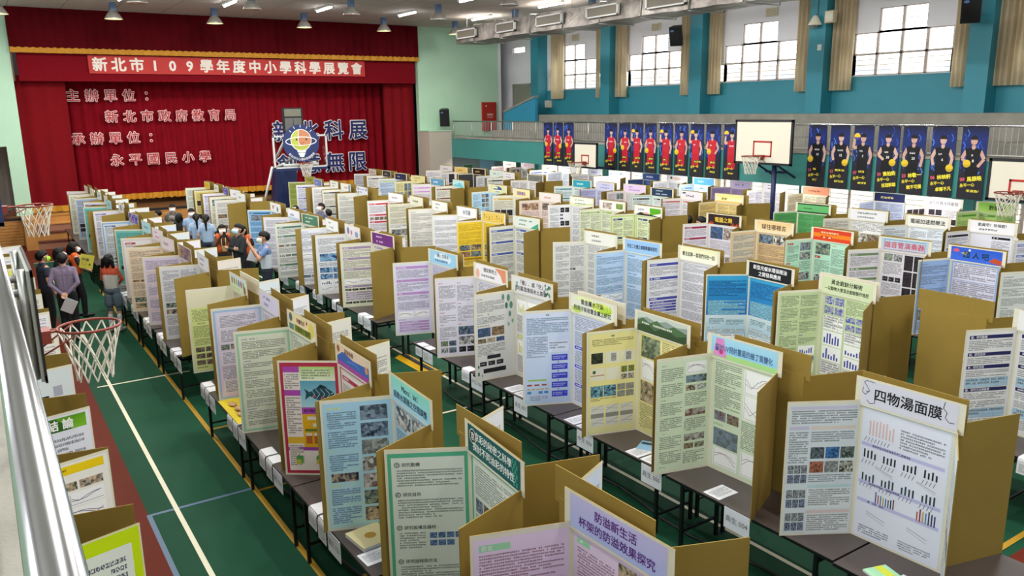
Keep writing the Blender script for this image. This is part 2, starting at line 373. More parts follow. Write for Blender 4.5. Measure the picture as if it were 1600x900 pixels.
# windows of the right (and, for its daylight, left) side: stepped openings in each bay
BAYS = [26.8+.02-4.7*i for i in range(7)]   # window centres along the wall
def cells(mb, x, thick, y0, y1, z0, z1, holes, mlow, mhigh, zs=5.03):
    ys = sorted({y0, y1} | {q for h in holes for q in h[:2]}); zz = sorted({z0, z1, zs} | {q for h in holes for q in h[2:]})
    ys = [q for q in ys if y0 <= q <= y1]; zz = [q for q in zz if z0 <= q <= z1]
    for b, c in zip(zz, zz[1:]):
        run = None
        for p, q in zip(ys, ys[1:]):
            m_ = ((p+q)/2, (b+c)/2); open_ = any(h[0] < m_[0] < h[1] and h[2] < m_[1] < h[3] for h in holes)
            if open_:
                if run: mb.b2((x, run[0], b), (x+thick, run[1], c), mhigh if b >= zs-.001 else mlow); run = None
            else: run = (run[0] if run else p, q)
        if run: mb.b2((x, run[0], b), (x+thick, run[1], c), mhigh if b >= zs-.001 else mlow)
holes = []; wins = []; nwin = 0
for c in BAYS:
    holes += [(c-1.4, c+1.4, 5.05, 6.2), (c-.68, c+.68, 6.2, 6.82), (c-1.72, c-1.4, 5.05, 5.62), (c+1.4, c+1.72, 5.05, 5.62)]
lows = [(c-2.0, c+2.0, .9, 2.25) for c in BAYS]
tr = [(30.35, 31.35, 6.72, 7.0)]
f = MB(); cells(f, XW, .22, -6, 29.2, 2.7, ZC, holes, TEAL, UPW); cells(f, XW, .22, -6, 36, 0, 2.7, lows, TEALG, TEALG)
cells(f, XW, .22, 29.2, 36, 2.7, ZC, tr, UPW, UPW, 5.5); f.build('wall_right', kind='structure')
f = MB(); lh = [(c-1.7, c+1.7, 5.05, 6.8) for c in BAYS]; cells(f, -3.9, .2, -6, 36, 0, ZC, lh, MINT, UPW); f.build('wall_left', kind='structure')
def window(i, rects, x, th=.07):
    """rects: (y0,y1,z0,z1,ncol,nrow); frames, panes and safety bars of one stepped window"""
    r = empty('window_%d' % i, (x, 0, 0)); r['kind'] = 'structure'
    fr = MB(); gl = MB(); bars = MB()
    for y0, y1, z0, z1, nc, nr in rects:
        for k in range(nc+1):
            y = y0+(y1-y0)*k/nc; fr.b2((.05, y-.04, z0), (.12, y+.04, z1), ALU)
        for k in range(nr+1):
            z = z0+(z1-z0)*k/nr; fr.b2((.05, y0, z-.03), (.12, y1, z+.03), ALU)
        gl.b2((.085, y0, z0), (.09, y1, z1), GLASS)
        n = int((z1-z0)/.13)
        for k in range(1, n): bars.b2((.15, y0, z0+(z1-z0)*k/n-.01), (.17, y1, z0+(z1-z0)*k/n+.01), ALU)
        for k in range(nc):
            y = y0+(y1-y0)*(k+.12)/nc; bars.b2((.15, y-.01, z0), (.17, y+.01, z1), ALU)
    for mb, n in ((fr, 'window_frame'), (gl, 'window_glass'), (bars, 'window_bars')):
        o = mb.build(n, r); o['kind'] = 'structure'
for i, c in enumerate(BAYS):
    window(i+1, [(c-1.4, c+1.4, 5.05, 6.2, 4, 2), (c-.68, c+.68, 6.2, 6.82, 2, 1), (c-1.72, c-1.4, 5.05, 5.62, 1, 1), (c+1.4, c+1.72, 5.05, 5.62, 1, 1)], XW)
    window(i+11, [(c-2.0, c+2.0, .9, 2.25, 5, 1)], XW)
window(21, [(30.35, 31.35, 6.72, 7.0, 1, 1)], XW)
# pillars, ledge, stepped stand, balcony
for i, c in enumerate([28.93, 24.28, 19.63, 14.97, 10.41, 5.75, 1.1]):
    f = MB(); f.b2((20.5, c-.27, 4.0), (XW, c+.27, ZC), TEAL); f.b2((20.5, c-.27, 0), (XW, c+.27, 2.68), TEALG); f.build('pillar', kind='structure')
f = MB(); f.b2((XB, -6, 2.7), (XW, YS, 3.07), CONC)
for a, z in ((18.5, 3.42), (19.25, 3.75), (20.0, 4.03)): f.b2((a, -6, 3.0), (XW, 28.4, z), CONC)
for k, z in enumerate((3.75, 3.42)): f.b2((19.25-.75*k, 28.4, 3.0), (XW, 28.8+.4*k, z), CONC)
f.build('floor_right_stand', kind='structure')
f = MB(); f.b2((XB-.02, -6, 2.3), (XB+.1, 30.4, 3.1), TEALG); f.b2((XB-.04, -6, 3.1), (XB+.12, 30.4, 3.16), CONC); f.build('wall_balcony_right', kind='structure')
f = MB(); f.b2((-3.9, -6, 2.8), (-.09, 28, 3.07), CONC); f.b2((-.09, -6, 2.35), (.0, 28, 3.14), CONC); f.build('floor_left_balcony', kind='structure')
f = MB(); f.b2((16.1, 30.4, 0), (17.18, YS, 3.4), mat('block_beige', 'b8aea0', .7)); f.b2((16.08, 30.38, 3.4), (17.2, YS, 3.44), MINT); f.build('pillar_stage_right', kind='structure')
def railing(name, x, y0, y1, zt, zb, r, label, step=.12, posts=1.5, low=None):
    t = empty(name, (x, y0, zb)); tag(t, label, 'railing'); L = y1-y0; h = zt-zb
    m = MB(); m.tube([(0, 0, h), (0, L, h)], r, SILV, 20); m.build('handrail', t)
    m = MB()
    for z in (low or (.06, .66)): m.tube([(0, 0, z), (0, L, z)], .016, GALV, 8)
    m.build('lower_rail', t)
    n = int(L/posts)
    for k in range(n+1):
        m = MB(); y = k*L/n; m.tube([(0, y, 0), (0, y, h-r*.5)], .02, GALV, 8); m.build('post', t)
    if step:
        m = MB()
        for k in range(int(L/step)):
            m.tube([(0, k*step, .06), (0, k*step, .66)], .008, GALV, 5, cap=False)
        o = m.build('baluster_bars', t); o['kind'] = 'stuff'
    return t
railing('balcony_railing', XB+.03, 0., 30.3, 3.81, 3.16, .025, 'long steel railing with thin upright bars along the right balcony, banners hanging from it')
lr = railing('balcony_railing', .015, -.6, 27., 3.815, 3.1, .028, 'shiny fat steel handrail of the near balcony, running up the left edge', step=0, posts=1.8, low=(.42,))
f = MB()
for z in (3.4,): f.tube([(-.1, -.6, z), (-.1, 27, z)], .022, mat('grey_tube', '8a8d94', .5), 10)
f.build('grey_rail', lr).matrix_parent_inverse = Matrix.Translation((-.015, .6, -3.1))
# stage
f = MB(); f.b2((-3.9, YS, .0), (16.2, YS+.04, .9), WOODL); f.b2((-3.9, YS-.02, .86), (16.2, YS+.1, .94), BLACK); f.b2((-3.9, YS-.03, .94), (16.2, 36, 1.0), mat('stage_floor', '6c4a2c', .35, noise=.1, nscale=3))
for k in range(1, 9): f.b2((-3.9, YS-.004, .1*k-.004), (16.2, YS, .1*k+.004), WOODD)
f.build('floor_stage', kind='structure')
t = empty('stage_steps', (1.09, 30, 0)); tag(t, 'light wooden steps with dark treads going up to the stage at the left', 'steps')
f = MB(); f.b2((0, 0, 0), (.33, 1.37, 1.0), WOODL); f.build('side_box', t)
TRD = mat('brown_tread', '5a2c20', .6)
for k in range(4):
    f = MB(); f.b2((.33, .34*k, 0), (1.5, 1.37, .25*(k+1)-.03), WOODL if k % 2 else mat('pinkish_wood', 'a07058', .5)); f.b2((.33, .34*k-.02, .25*(k+1)-.03), (1.5, 1.37 if k == 3 else .34*k+.36, .25*(k+1)), TRD if k < 2 else WOODL); f.build('step', t)
def drape(name, x0, x1, y, z0, z1, m, label, cat, period=.28, amp=.06, fringe=0., fz=0, parent=None, seed=1, axis='x', gather=1.):
    rd = random.Random(seed); n = max(8, int((x1-x0)/period*8)); xs = [x0+(x1-x0)*i/n for i in range(n+1)]
    ph = [0]
    for i in range(n): ph.append(ph[-1]+2*PI/8*rd.uniform(.55, 1.45))
    off = [amp*(math.sin(p)+.35*math.sin(p*.37+seed)) for p in ph]
    f = MB(); fr = MB(); zs = [z0, z0+(z1-z0)*.5, z1]
    cx = (x0+x1)/2
    def P(i, z, d=0):
        k = (.55+.45*(z1-z)/(z1-z0)) if gather == 1 else 1; x = xs[i]; 
        return (x, y+off[i]*k+d, z) if axis == 'x' else (y+off[i]*k+d, x, z)
    for a, b in zip(zs, zs[1:]):
        V = [P(i, a) for i in range(n+1)]+[P(i, b) for i in range(n+1)]
        f.mesh(V, [(i, i+1, n+2+i, n+1+i) for i in range(n)], m, smooth=True)
    o = f.build(name, parent)
    if label: tag(o, label, cat)
    if fringe:
        fh = [fringe*(1+.08*math.sin(i*1.3)) for i in range(n+1)]
        d = -.012
        V = [P(i, z0-(fz and fh[i]), d) for i in range(n+1)]+[P(i, z0+(0 if fz else fh[i]), d) for i in range(n+1)]
        fr.mesh(V, [(i, i+1, n+2+i, n+1+i) for i in range(n)], GOLD, smooth=False)
        q = fr.build('gold_fringe', o); q['label'] = 'gold fringe along the hem'
    return o
drape('stage_valance', 1.46, 16.2, YS-.12, 6.29, 7.71, DRED, 'dark red pleated valance with gold hem across the top of the stage', 'curtain', .34, .025, .17, seed=3)
f = MB(); f.b2((1.62, YS+.1, 5.4), (16.1, YS+.16, 6.45), mat('red_pelmet', '780e1a', .9, noise=.06, spec=.1)); tag(f.build('stage_pelmet'), 'flat red pelmet board behind the white-lettered banner', 'pelmet')
drape('stage_curtain', 2.6, 15.3, 32.65, 1.4, 5.9, REDC, 'wide red pleated backdrop curtain carrying the cut-out characters', 'curtain', .36, .07, .21, 1, seed=5)
drape('stage_curtain', 1.47, 2.95, 31.85, 1.22, 5.6, mat('red_leg_curtain', '761018', .9, noise=.05, spec=.1), 'narrow red side curtain at the left edge of the stage', 'curtain', .5, .05, .2, 1, seed=8)
drape('stage_curtain', 14.75, 16.18, 31.85, 1.22, 5.6, mat('red_leg_curtain', '8c1820'), 'narrow red side curtain at the right edge of the stage', 'curtain', .42, .05, .2, 1, seed=11)
# main banner
t = MB(); t.b2((3.7, YS+.04, 5.66), (13.8, YS+.06, 6.27), mat('banner_cloth', 'c0322e', .7, noise=.05, nscale=2)); t = t.build('stage_banner')
tag(t, 'long bright red banner with white characters hung under the stage valance', 'banner')
m = MB(); S = Sheet(m, (3.7, YS+.04, 5.66), (1, 0, 0), (0, 0, 1), (0, -1, 0), 10.1, .61)
tx = '新北市109學年度中小學科學展覽會'; x = .55
pos = [.62, 1.2, 1.83, 2.32, 2.68, 3.05, 3.5, 4.1, 4.72, 5.3, 5.85, 6.45, 7.05, 7.6, 8.2, 8.75, 9.4]
for k, (ch, q) in enumerate(zip(tx, [.3+.545*i for i in range(17)])):
    S.chars(ch, .35+9.4*k/16, .3, .44, .5, 'f0e6da', .035, 5)
m.build('banner_lettering', t)
# cut-out characters on the backdrop
def letters(rows, fg, bg, sz, yy, desc, group, fo, bo):
    for text, x0, x1, z in rows:
        n = len(text)
        for k, ch in enumerate(text):
            x = x0+(x1-x0)*k/max(1, n-1); m = MB(); r = empty('cutout_character', (x, yy, z-.4*sz))
            for bold, col, d, nm in ((bo, bg, 0, 'outline'), (fo, fg, -.025, 'face')):
                V, Fc, a0, a1, b0, b1 = glyphs(ch, bold, .012)
                m = MB(); m.mesh([((v[0]-(a0+a1)/2)*sz, d-v[2]*sz, (v[1]+.03)*sz) for v in V], Fc, mat('letter_'+col, col, .6)); m.build(nm, r)
            tag(r, desc % ch if rows.index((text, x0, x1, z)) < 9 else desc % ch, 'letter', group)
for i, (t_, x0, x1, z) in enumerate([('主辦單位：', 3.2, 5.6, 4.95), ('新北市政府教育局', 4.36, 8.53, 4.21), ('承辦單位：', 3.2, 5.6, 3.45), ('永平國民小學', 4.37, 7.45, 2.66)]):
    letters([(t_, x0, x1, z)], 'b81828', 'f0d8d4', .44, 32.46, 'red cut-out character %s with white edge in the '+('first', 'second', 'third', 'fourth')[i]+' line on the stage curtain', 'red cut-out characters', .005, .055)
for i, (t_, x0, x1, z) in enumerate([('新北科展', 10.55, 13.78, 3.52), ('創意無限', 10.6, 13.7, 2.2)]):
    letters([(t_, x0, x1, z)], '1c1c5e', 'f2f2f2', .86, 32.44, 'big navy cut-out character %s with white edge in the '+('upper', 'lower')[i]+' line beside the hoop', 'navy cut-out characters', .02, .05)
# lamps: bells and tubes on the ceiling grid
GX = [1.19+3.1*i for i in range(6)]; LITG = mat('lamp_glow', 'f4f4b0', .5, emit=1.2); TUBE = mat('tube_glow', 'ffffff', .5, emit=30.)
BELL = mat('bell_metal', 'a8a49c', .35, metal=.6); STEM = mat('blue_grey_box', '50688a', .5); OFFG = mat('unlit_glass', '8c8a84', .2)
def bell(lit):
    t = empty('high_bay_lamp'); m = MB(); m.box((0, 0, -.13), (.17, .17, .26), STEM); m.build('ballast_box', t)
    m = MB(); m.lathe([(.09, -.24), (.13, -.28), (.19, -.36), (.25, -.46), (.28, -.5), (.27, -.5), (.24, -.46), (.1, -.27)], (0, 0, 0), BELL, 24); m.build('bell_shade', t)
    m = MB(); m.lathe([(.001, -.485), (.265, -.49)], (0, 0, 0), LITG if lit else OFFG, 24); m.build('lens', t)
    return t
pl = bell(True); pd = bell(False); first = {}
rown = ['front row', 'second row', 'third row', 'fourth row', 'fifth row', 'sixth row']
coln = ['first', 'second', 'third', 'fourth', 'fifth', 'sixth']
for r, y in enumerate([29.0, 24.7, 20.4, 16.1, 11.8]):
    for c, x in enumerate(GX):
        if r > 1 and c < 6 and not (r == 2 and c > 3): continue
        lit = r == 0; src = pl if lit else pd
        o = src if (lit not in first) else dup(src, (0, 0, 0)); first[lit] = 1
        o.location = (x, y, ZC)
        tag(o, ('lit' if lit else 'unlit')+' ceiling bell lamp, '+coln[c]+' from the left in the '+('row nearest the stage' if lit else rown[r]+' from the stage'), 'lamp', 'ceiling bell lamps')
        if lit:
            l = bpy.data.lights.new('bell_light', 'SPOT'); l.energy = BAY_W; l.color = (1, 1, .8); l.spot_size = 2.2; l.spot_blend = .6; l.shadow_soft_size = .2
            q = bpy.data.objects.new('bell_light', l); C.objects.link(q); q.location = (x, y, ZC-.52)
t0 = t0_tube = empty('tube_light'); m = MB(); m.b2((-.07, -.68, -.06), (.07, .68, 0), WHITE); m.build('batten', t0)
m = MB(); m.tube([(0, -.64, -.085), (0, .64, -.085)], .028, TUBE, 10); m.build('tube', t0); k = 0
for r, y in enumerate([27.0, 22.6, 18.2, 13.8, 9.4, 5.0, .6]):
    for c, x in enumerate(GX):
        if r < 4:
            o = t0 if k == 0 else dup(t0, (0, 0, 0)); k += 1; o.location = (x, y, ZC)
            tag(o, 'lit ceiling tube light, '+coln[c]+' from the left in the '+rown[r]+' from the stage', 'lamp', 'ceiling tube lights')
        area('tube_lamp_light', (x, y, ZC-.13), .16, 1.3, TUBE_W)
# air duct
t = empty('air_duct', (16, -6, 6.75)); tag(t, 'long foil-wrapped silver air duct hung below the ceiling at the right', 'duct')
FOIL = mat('duct_foil', '98918a', .42, metal=.6, noise=.4, nscale=3, bump=1., bscale=16)
m = MB(); ys = [.0+.45*i for i in range(76)]; rd = random.Random(3)
prof = [(0, .0), (1.3, .02), (1.34, .6), (.05, .56)]
V = [(x+rd.uniform(-.03, .03), y, z+rd.uniform(-.025, .025)) for y in ys for x, z in prof]
m.mesh(V, [(i*4+j, i*4+(j+1) % 4, (i+1)*4+(j+1) % 4, (i+1)*4+j) for i in range(75) for j in range(4)]+[(0, 1, 2, 3), (303, 302, 301, 300)], FOIL); m.build('duct_body', t)
for y in ys[::4]:
    m = MB(); m.tube([(-.03, y, -.04), (1.34, y, -.03), (1.37, y, .63), (-.02, y, .6), (-.03, y, -.04)], .02, GALV, 6); m.build('duct_strap', t)
GRL = mat('grille', '7c7468', .6, wave=('Y', 30, .6))
for y0, y1 in ((32.2, 33.5), (29.65, 30.75), (27., 28.3), (24.35, 25.7), (21.7, 23.1), (19.0, 20.4), (16.4, 17.8)):
    m = MB(); m.b2((-.07, y0, .18), (-.04, y1, .42), GRL); m.build('air_register', t)
    m = MB()
    for a, b, c, d in ((y0-.05, y1+.05, .42, .46), (y0-.05, y1+.05, .14, .18), (y0-.05, y0, .14, .46), (y1, y1+.05, .14, .46)): m.b2((-.1, a, c), (-.02, b, d), WHITE)
    m.build('register_frame', t)
m = MB()
for k in range(11): m.tube([(.05, 1+3.2*k, .55), (.05, 1+3.2*k, ZC-6.75)], .008, GALV, 6); m.tube([(1.3, 1+3.2*k, .55), (1.3, 1+3.2*k, ZC-6.75)], .008, GALV, 6)
m.build('hanger_rods', t)
# beige curtains by the upper windows
CUR = [(27.35, 28.12, 'wide', 'first'), (25.0, 25.17, 'thin', 'first'), (23.42, 24.05, 'wide', 'second'), (20.15, 20.62, 'thin', 'second'), (18.8, 19.38, 'wide', 'third'), (15.48, 15.88, 'thin', 'third'),
       (14.02, 14.7, 'wide', 'fourth'), (10.82, 11.22, 'thin', 'fourth'), (9.45, 10.14, 'wide', 'fifth'), (6.2, 6.55, 'thin', 'fifth')]
for i, (a, b, k, n) in enumerate(CUR):
    o = drape('window_curtain', a, b, 20.82, 4.67, 7.3, BEIGE, k+' beige curtain at the '+('left' if k == 'wide' else 'right')+' of the '+n+' upper window from the stage', 'curtain', .13, .065, seed=20+i, axis='y', gather=0)
    o['group'] = 'upper window curtains'; m = MB(); m.b2((20.74, a-.05, 7.28), (20.92, b+.05, 7.33), ALU); m.b2((20.9, (a+b)/2-.03, 7.29), (XW, (a+b)/2+.03, 7.32), ALU); m.build('curtain_rail', o)
for i, (a, b) in enumerate(((23.6, 24.4), (18.6, 19.2), (9.6, 10.1))):
    tag(drape('window_curtain', a, b, 20.85, .6, 2.15, BEIGE, None, None, .13, .04, seed=40+i, axis='y', gather=0), ('beige-brown curtain hanging below the balcony by the third red banner group', 'short curtain below the balcony behind the lavender board', 'short curtain below the balcony under the black banners')[i], 'curtain')
for i, y in enumerate((26.68, 22.02, 16.97, 12.4)):
    t = MB(); t.box((XW-.03, y, 7.08), (.06, .42, .26), CREAM)
    o = t.build('air_vent'); m = MB()
    for k in range(5): m.box((XW-.07, y, 6.98+.045*k), (.03, .36, .018), BEIGE)
    m.build('vent_slats', o); tag(o, 'small cream louvred vent above the '+('first', 'second', 'third', 'fourth')[i]+' upper window from the stage', 'vent', 'wall vents')
# things on the walls
t = empty('hydrant_cabinet', (19.33, YS-.12, 3.33)); tag(t, 'red fire hydrant cabinet on the mint wall behind the railing', 'cabinet')
m = MB(); m.b2((0, 0, 0), (.71, .12, 1.27), RED); m.build('body', t)
m = MB(); m.b2((.04, -.015, .05), (.67, 0, 1.22), mat('red_door', 'a02a1c', .4)); d = m.build('door', t)
m = MB(); S = Sheet(m, (0, -.016, 0), (1, 0, 0), (0, 0, 1), (0, -1, 0), .7, 1.2); S.chars('消防栓', .36, .72, .1, .4, 'e8d0c8', .02); S.chars('HYDRANT', .36, .6, .06, .4, 'e8d0c8', .01); m.build('lettering', d)
m = MB(); m.lathe([(.03, 0), (.03, .02), (.001, .03)], (0, 0, 0), WHITE); q = m.build('signal_light', t); q.location = (.16, -.01, 1.1); q.rotation_euler = (PI/2, 0, 0)
def speaker(loc, rz, tilt, label, h=.62):
    t = empty('loudspeaker', loc, rz); t.rotation_euler = (0, tilt, rz); tag(t, label, 'speaker')
    m = MB(); a, b = .2, .15
    m.prism([(.17, -.21, 0), (.17, .21, 0), (-.13, .14, 0), (-.13, -.14, 0)], (0, 0, h), BLACK); m.build('cabinet', t)
    m = MB(); m.b2((.17, -.19, .03), (.185, .19, h-.03), mat('speaker_grille', '0e0e10', .8, bump=.3, bscale=300)); m.build('grille', t)
    m = MB(); S = Sheet(m, (.186, -.19, 0), (0, 1, 0), (0, 0, 1), (1, 0, 0), .38, h); S.disc(.09, h-.12, .06, '5878a8', ry=.035); m.build('badge', t)
    m = MB(); m.tube([(-.12, 0, h*.3), (-.4, 0, h*.25)], .02, GALV, 8); m.box((-.4, 0, h*.25), (.02, .12, .14), GALV); m.build('bracket', t)
speaker((17.2, 30.95, 3.62), math.radians(235), .2, 'black loudspeaker standing tilted on the block right of the stage', .72)
speaker((20.15, 20.1, 6.3), math.radians(205), .3, 'black loudspeaker on the teal pillar between the second and third windows')
speaker((20.15, 10.5, 6.15), math.radians(205), .28, 'black loudspeaker on the teal pillar near the top right corner')
t = empty('spotlight', (20.4, 14.98, 6.75)); tag(t, 'cream hooded wall lamp on the teal pillar above a small switch box', 'lamp')
m = MB(); m.lathe([(.05, 0), (.09, -.05), (.19, -.24), (.2, -.28), (.17, -.24)], (0, 0, 0), CREAM, 16); m.build('hood', t); m = MB(); m.tube([(.1, 0, .9), (.1, 0, .05), (0, 0, 0)], .012, DKGR, 6); m.build('cable', t)
m = MB(); m.ball((0, 0, -.27), .09, OFFG); m.build('bulb', t)
t = MB(); t.box((20.47, 14.83, 5.87), (.05, .12, .16), WHITE); t = t.build('switch_box'); tag(t, 'small white switch box on the teal pillar below the hooded lamp', 'switch'); m = MB(); m.box((20.44, 14.83, 5.87), (.015, .05, .06), CREAM); m.build('rocker', t)
t = MB(); t.box((20.42, 14.5, 6.67), (.14, .3, .33), BEIGE); t = t.build('junction_box'); tag(t, 'beige metal box beside the fourth window curtain on the pillar', 'box'); m = MB(); m.box((20.34, 14.5, 6.67), (.02, .24, .27), CREAM); m.build('cover', t)
t = MB(); t.box((20.93, 28.55, 4.47), (.12, .45, .3), CREAM); t = t.build('electric_box'); tag(t, 'cream electric box with a notice on the teal wall near the steps', 'box'); m = MB(); m.box((20.86, 28.65, 4.47), (.02, .2, .24), WHITE); m.build('cover', t)
t = empty('stair_parapet', (19.8, 0, 0)); tag(t, 'sloping teal parapet with grey cap where the stairs climb beside the stage wall', 'parapet')
m = MB(); m.prism([(0, 27.9, 3.07), (0, 27.9, 4.74), (0, 30.3, 4.12), (0, 30.3, 3.07)], (.15, 0, 0), mat('blue_parapet', '2c8cb0', .5)); m.build('panel', t)
m = MB(); m.prism([(-.03, 27.9, 4.74), (-.03, 27.9, 4.82), (-.03, 30.3, 4.2), (-.03, 30.3, 4.12)], (.21, 0, 0), CONC); m.build('cap', t)
t = empty('door_1', (XW, 29.9, 4.0)); t['kind'] = 'structure'
m = MB(); m.b2((-.04, 0, 0), (.02, 1.3, 1.3), mat('grey_green_door', '84887a', .6)); o = m.build('door_leaf', t); m = MB(); m.b2((-.07, -.08, 0), (0, 0, 1.36), CONC); m.b2((-.07, 1.3, 0), (0, 1.38, 1.36), CONC); m.b2((-.07, -.08, 1.3), (0, 1.38, 1.38), CONC); m.build('door_frame', t)
t = empty('door_2', (19.15, YS-.03, 0)); t['kind'] = 'structure'
m = MB(); m.b2((0, -.03, 0), (.78, 0, 2.1), mat('pale_blue_door', '9cc8e0', .4)); m.build('door_leaf', t); m = MB(); m.box((.66, -.05, 1.5), (.04, .04, .12), DKGR); m.build('door_handle', t)
t = MB(); t.b2((18.3, YS-.07, 1.72), (18.75, YS-.03, 1.86), mat('exit_green', '28603c', .4, emit=.15)); t = t.build('exit_sign'); tag(t, 'small green exit sign under the balcony beside the pale blue door', 'sign'); m = MB(); m.b2((18.27, YS-.05, 1.69), (18.78, YS-.031, 1.89), GALV); m.build('case', t)
# a pale neighbouring building outside the windows
t = empty('neighbour_building', (34, 14, 0)); tag(t, 'pale building seen faintly through the upper windows', 'building')
m = MB(); m.b2((0, -30, -2), (6, 30, 6.2), mat('pale_render', 'a89f92', .9)); m.build('wall', t)
for k in range(12):
    m = MB(); m.b2((-.03, -28+5*k, 5.0), (0, -25+5*k, 5.9), mat('far_window', '8a98a8', .3)); m.build('window', t)
# unseen tube-shaped fill lights, added under the balcony slab to brighten the boards there
for i in range(8):
    y = 3.2+3.6*i; o = dup(t0_tube, (17.75, y, 2.7)); tag(o, 'unseen tube-shaped fill light added under the right balcony', 'lamp', 'added fill lights under the balcony'); area('under_balcony_fill', (17.75, y, 2.55), .16, 1.3, 44)
# ================================================================== display boards
BOARDS = {"B":[[2.63,2.97,-1.94,20.5],[2.64,4.22,5.0,29.87],[2.67,5.51,2.87,22.11],[2.67,6.68,0.64,36.0],[2.72,8.2,-1.48,16.36],[2.77,9.49,1.23,8.24],[2.77,10.84,0.01,8.0],[2.77,12.81,1.67,25.05],[2.73,13.89,-1.84,22.82],[2.69,15.12,-5.0,28.93],[2.76,16.38,-2.77,28.72],[2.78,17.68,-2.04,36.0],[2.81,19.39,-4.19,18.78],[2.91,21.83,0.53,8.0],[2.78,22.91,-0.32,36.0],[2.87,24.2,1.03,36.0],[2.89,25.66,-0.76,8.0],[2.86,27.04,-0.79,8.0],[2.82,28.12,0.25,36.0]],"C":[[5.75,3.16,-1.98,33.42],[5.75,4.76,-1.53,22.14],[5.78,5.87,2.27,18.33],[5.73,6.95,-0.67,27.53],[5.79,8.25,-3.64,8.49],[5.84,9.33,-1.8,20.98],[5.88,10.78,-3.24,21.71],[5.93,13.1,-4.06,21.05],[5.9,14.4,2.91,19.06],[5.91,15.48,4.25,17.69],[5.84,16.56,-5.0,18.87],[5.85,17.64,0.71,36.0],[5.96,19.29,0.66,36.0],[5.98,22.36,-0.37,36.0],[6.12,23.44,-5.0,8.0],[6.13,24.52,4.53,8.0],[6.15,25.69,4.79,8.0],[6.16,26.9,2.37,8.0]],"D":[[9.02,3.48,0.0,25.0],[8.94,5.84,5.0,30.05],[8.96,7.04,4.1,31.96],[9.18,8.57,-0.95,22.25],[9.0,9.65,-5.0,33.9],[9.02,10.74,-3.01,32.18],[9.19,13.28,-5.0,8.0],[9.08,14.36,-5.0,36.0],[9.1,15.5,-1.41,34.59],[9.2,16.95,2.37,18.88],[9.27,18.31,3.57,10.87],[9.23,19.43,-1.87,16.57],[9.31,21.82,2.17,12.08],[9.35,23.16,1.36,8.0],[9.42,24.28,4.31,8.0],[9.29,25.36,2.92,36.0],[9.46,26.57,-3.72,36.0]],"E":[[12.4,4.75,0.0,25.0],[12.42,6.01,1.22,30.65],[12.41,7.14,-5.0,31.12],[12.43,8.49,0.77,13.55],[12.46,9.76,-3.49,16.2],[12.52,11.05,-5.0,19.49],[12.33,13.06,-2.94,36.0],[12.4,14.35,-5.0,13.18],[12.34,15.43,-5.0,26.58],[12.35,16.76,-5.0,17.1],[12.39,18.13,1.76,31.92],[12.56,19.59,-4.97,9.9],[12.53,21.81,5.0,8.0],[12.37,22.89,-5.0,36.0],[12.38,24.27,-5.0,20.23],[12.41,25.65,-4.14,36.0],[12.59,27.18,3.42,28.38],[12.56,28.37,5.0,32.28]],"F":[[15.4,5.93,0.0,25.0],[15.49,7.27,-3.58,17.63],[15.32,8.39,-5.0,26.51],[15.33,9.67,-5.0,32.61],[15.45,11.08,-5.0,26.04],[15.56,13.59,-5.0,8.0],[15.36,14.67,5.0,30.88],[15.4,15.79,-1.56,26.92],[15.59,17.09,-5.0,20.34],[15.4,18.17,0.01,36.0],[15.4,19.25,-5.0,36.0],[15.54,21.91,-3.79,28.71],[15.44,23.35,5.0,36.0],[15.64,24.43,-4.6,8.0],[15.66,25.71,-4.19,36.0],[15.52,26.79,-5.0,36.0],[15.52,27.95,-5.0,36.0]],"G":[[18.58,7.19,0.0,25.0],[18.49,8.63,-3.58,29.73],[18.5,9.81,-5.0,21.77],[18.71,11.26,-5.0,8.0],[18.73,13.38,-5.0,8.0],[18.75,14.76,-1.1,8.0],[18.68,15.89,1.3,36.0],[18.63,17.3,-5.0,8.0],[18.79,18.6,-5.0,10.64],[18.69,19.68,-2.47,11.63],[18.61,21.28,-5.0,36.0],[18.63,22.53,1.74,36.0],[18.64,24.12,-5.0,20.43],[18.65,25.36,-4.88,8.0],[18.87,27.13,-5.0,8.0],[18.69,28.21,-5.0,8.0]]}
HP, WWING, WC = 1.19, .61, .75
def panel(name, root, o, u, w, h, z0=0., back=CARD, front=CREAM, th=.006):
    u = Vector(u); n = u.cross(Vector((0, 0, 1))); o = Vector(o)+Vector((0, 0, z0)); m = MB()
    m.prism([o, o+u*w, o+u*w+Vector((0, 0, h)), o+Vector((0, 0, h))], -n*th, back, front)
    p = m.build(name, root)
    q = MB(); return p, Sheet(q, o, u, (0, 0, 1), n, w, h), q
def wing_art(S, d, spec, art=None, mg=.02, heads=None):
    x0, y0, x1, y1 = mg, mg, S.w-mg, S.h-mg*1.6
    if d['bd']:
        S.rect(x0, y0, x1, y1, d['bd'], l=0); x0 += .025; x1 -= .025; y0 += .025; y1 -= .025
    S.rect(x0, y0, x1, y1, d['wt'], d['wb'], l=.5)
    if art and art(S, d): return
    fill(S, spec, x0+.03, y0+.03, x1-.03, y1-.03, lin(d['wt']), d['hd'], ink=d['ink'], box=d['box'], ph=d['ph'], heads=heads)
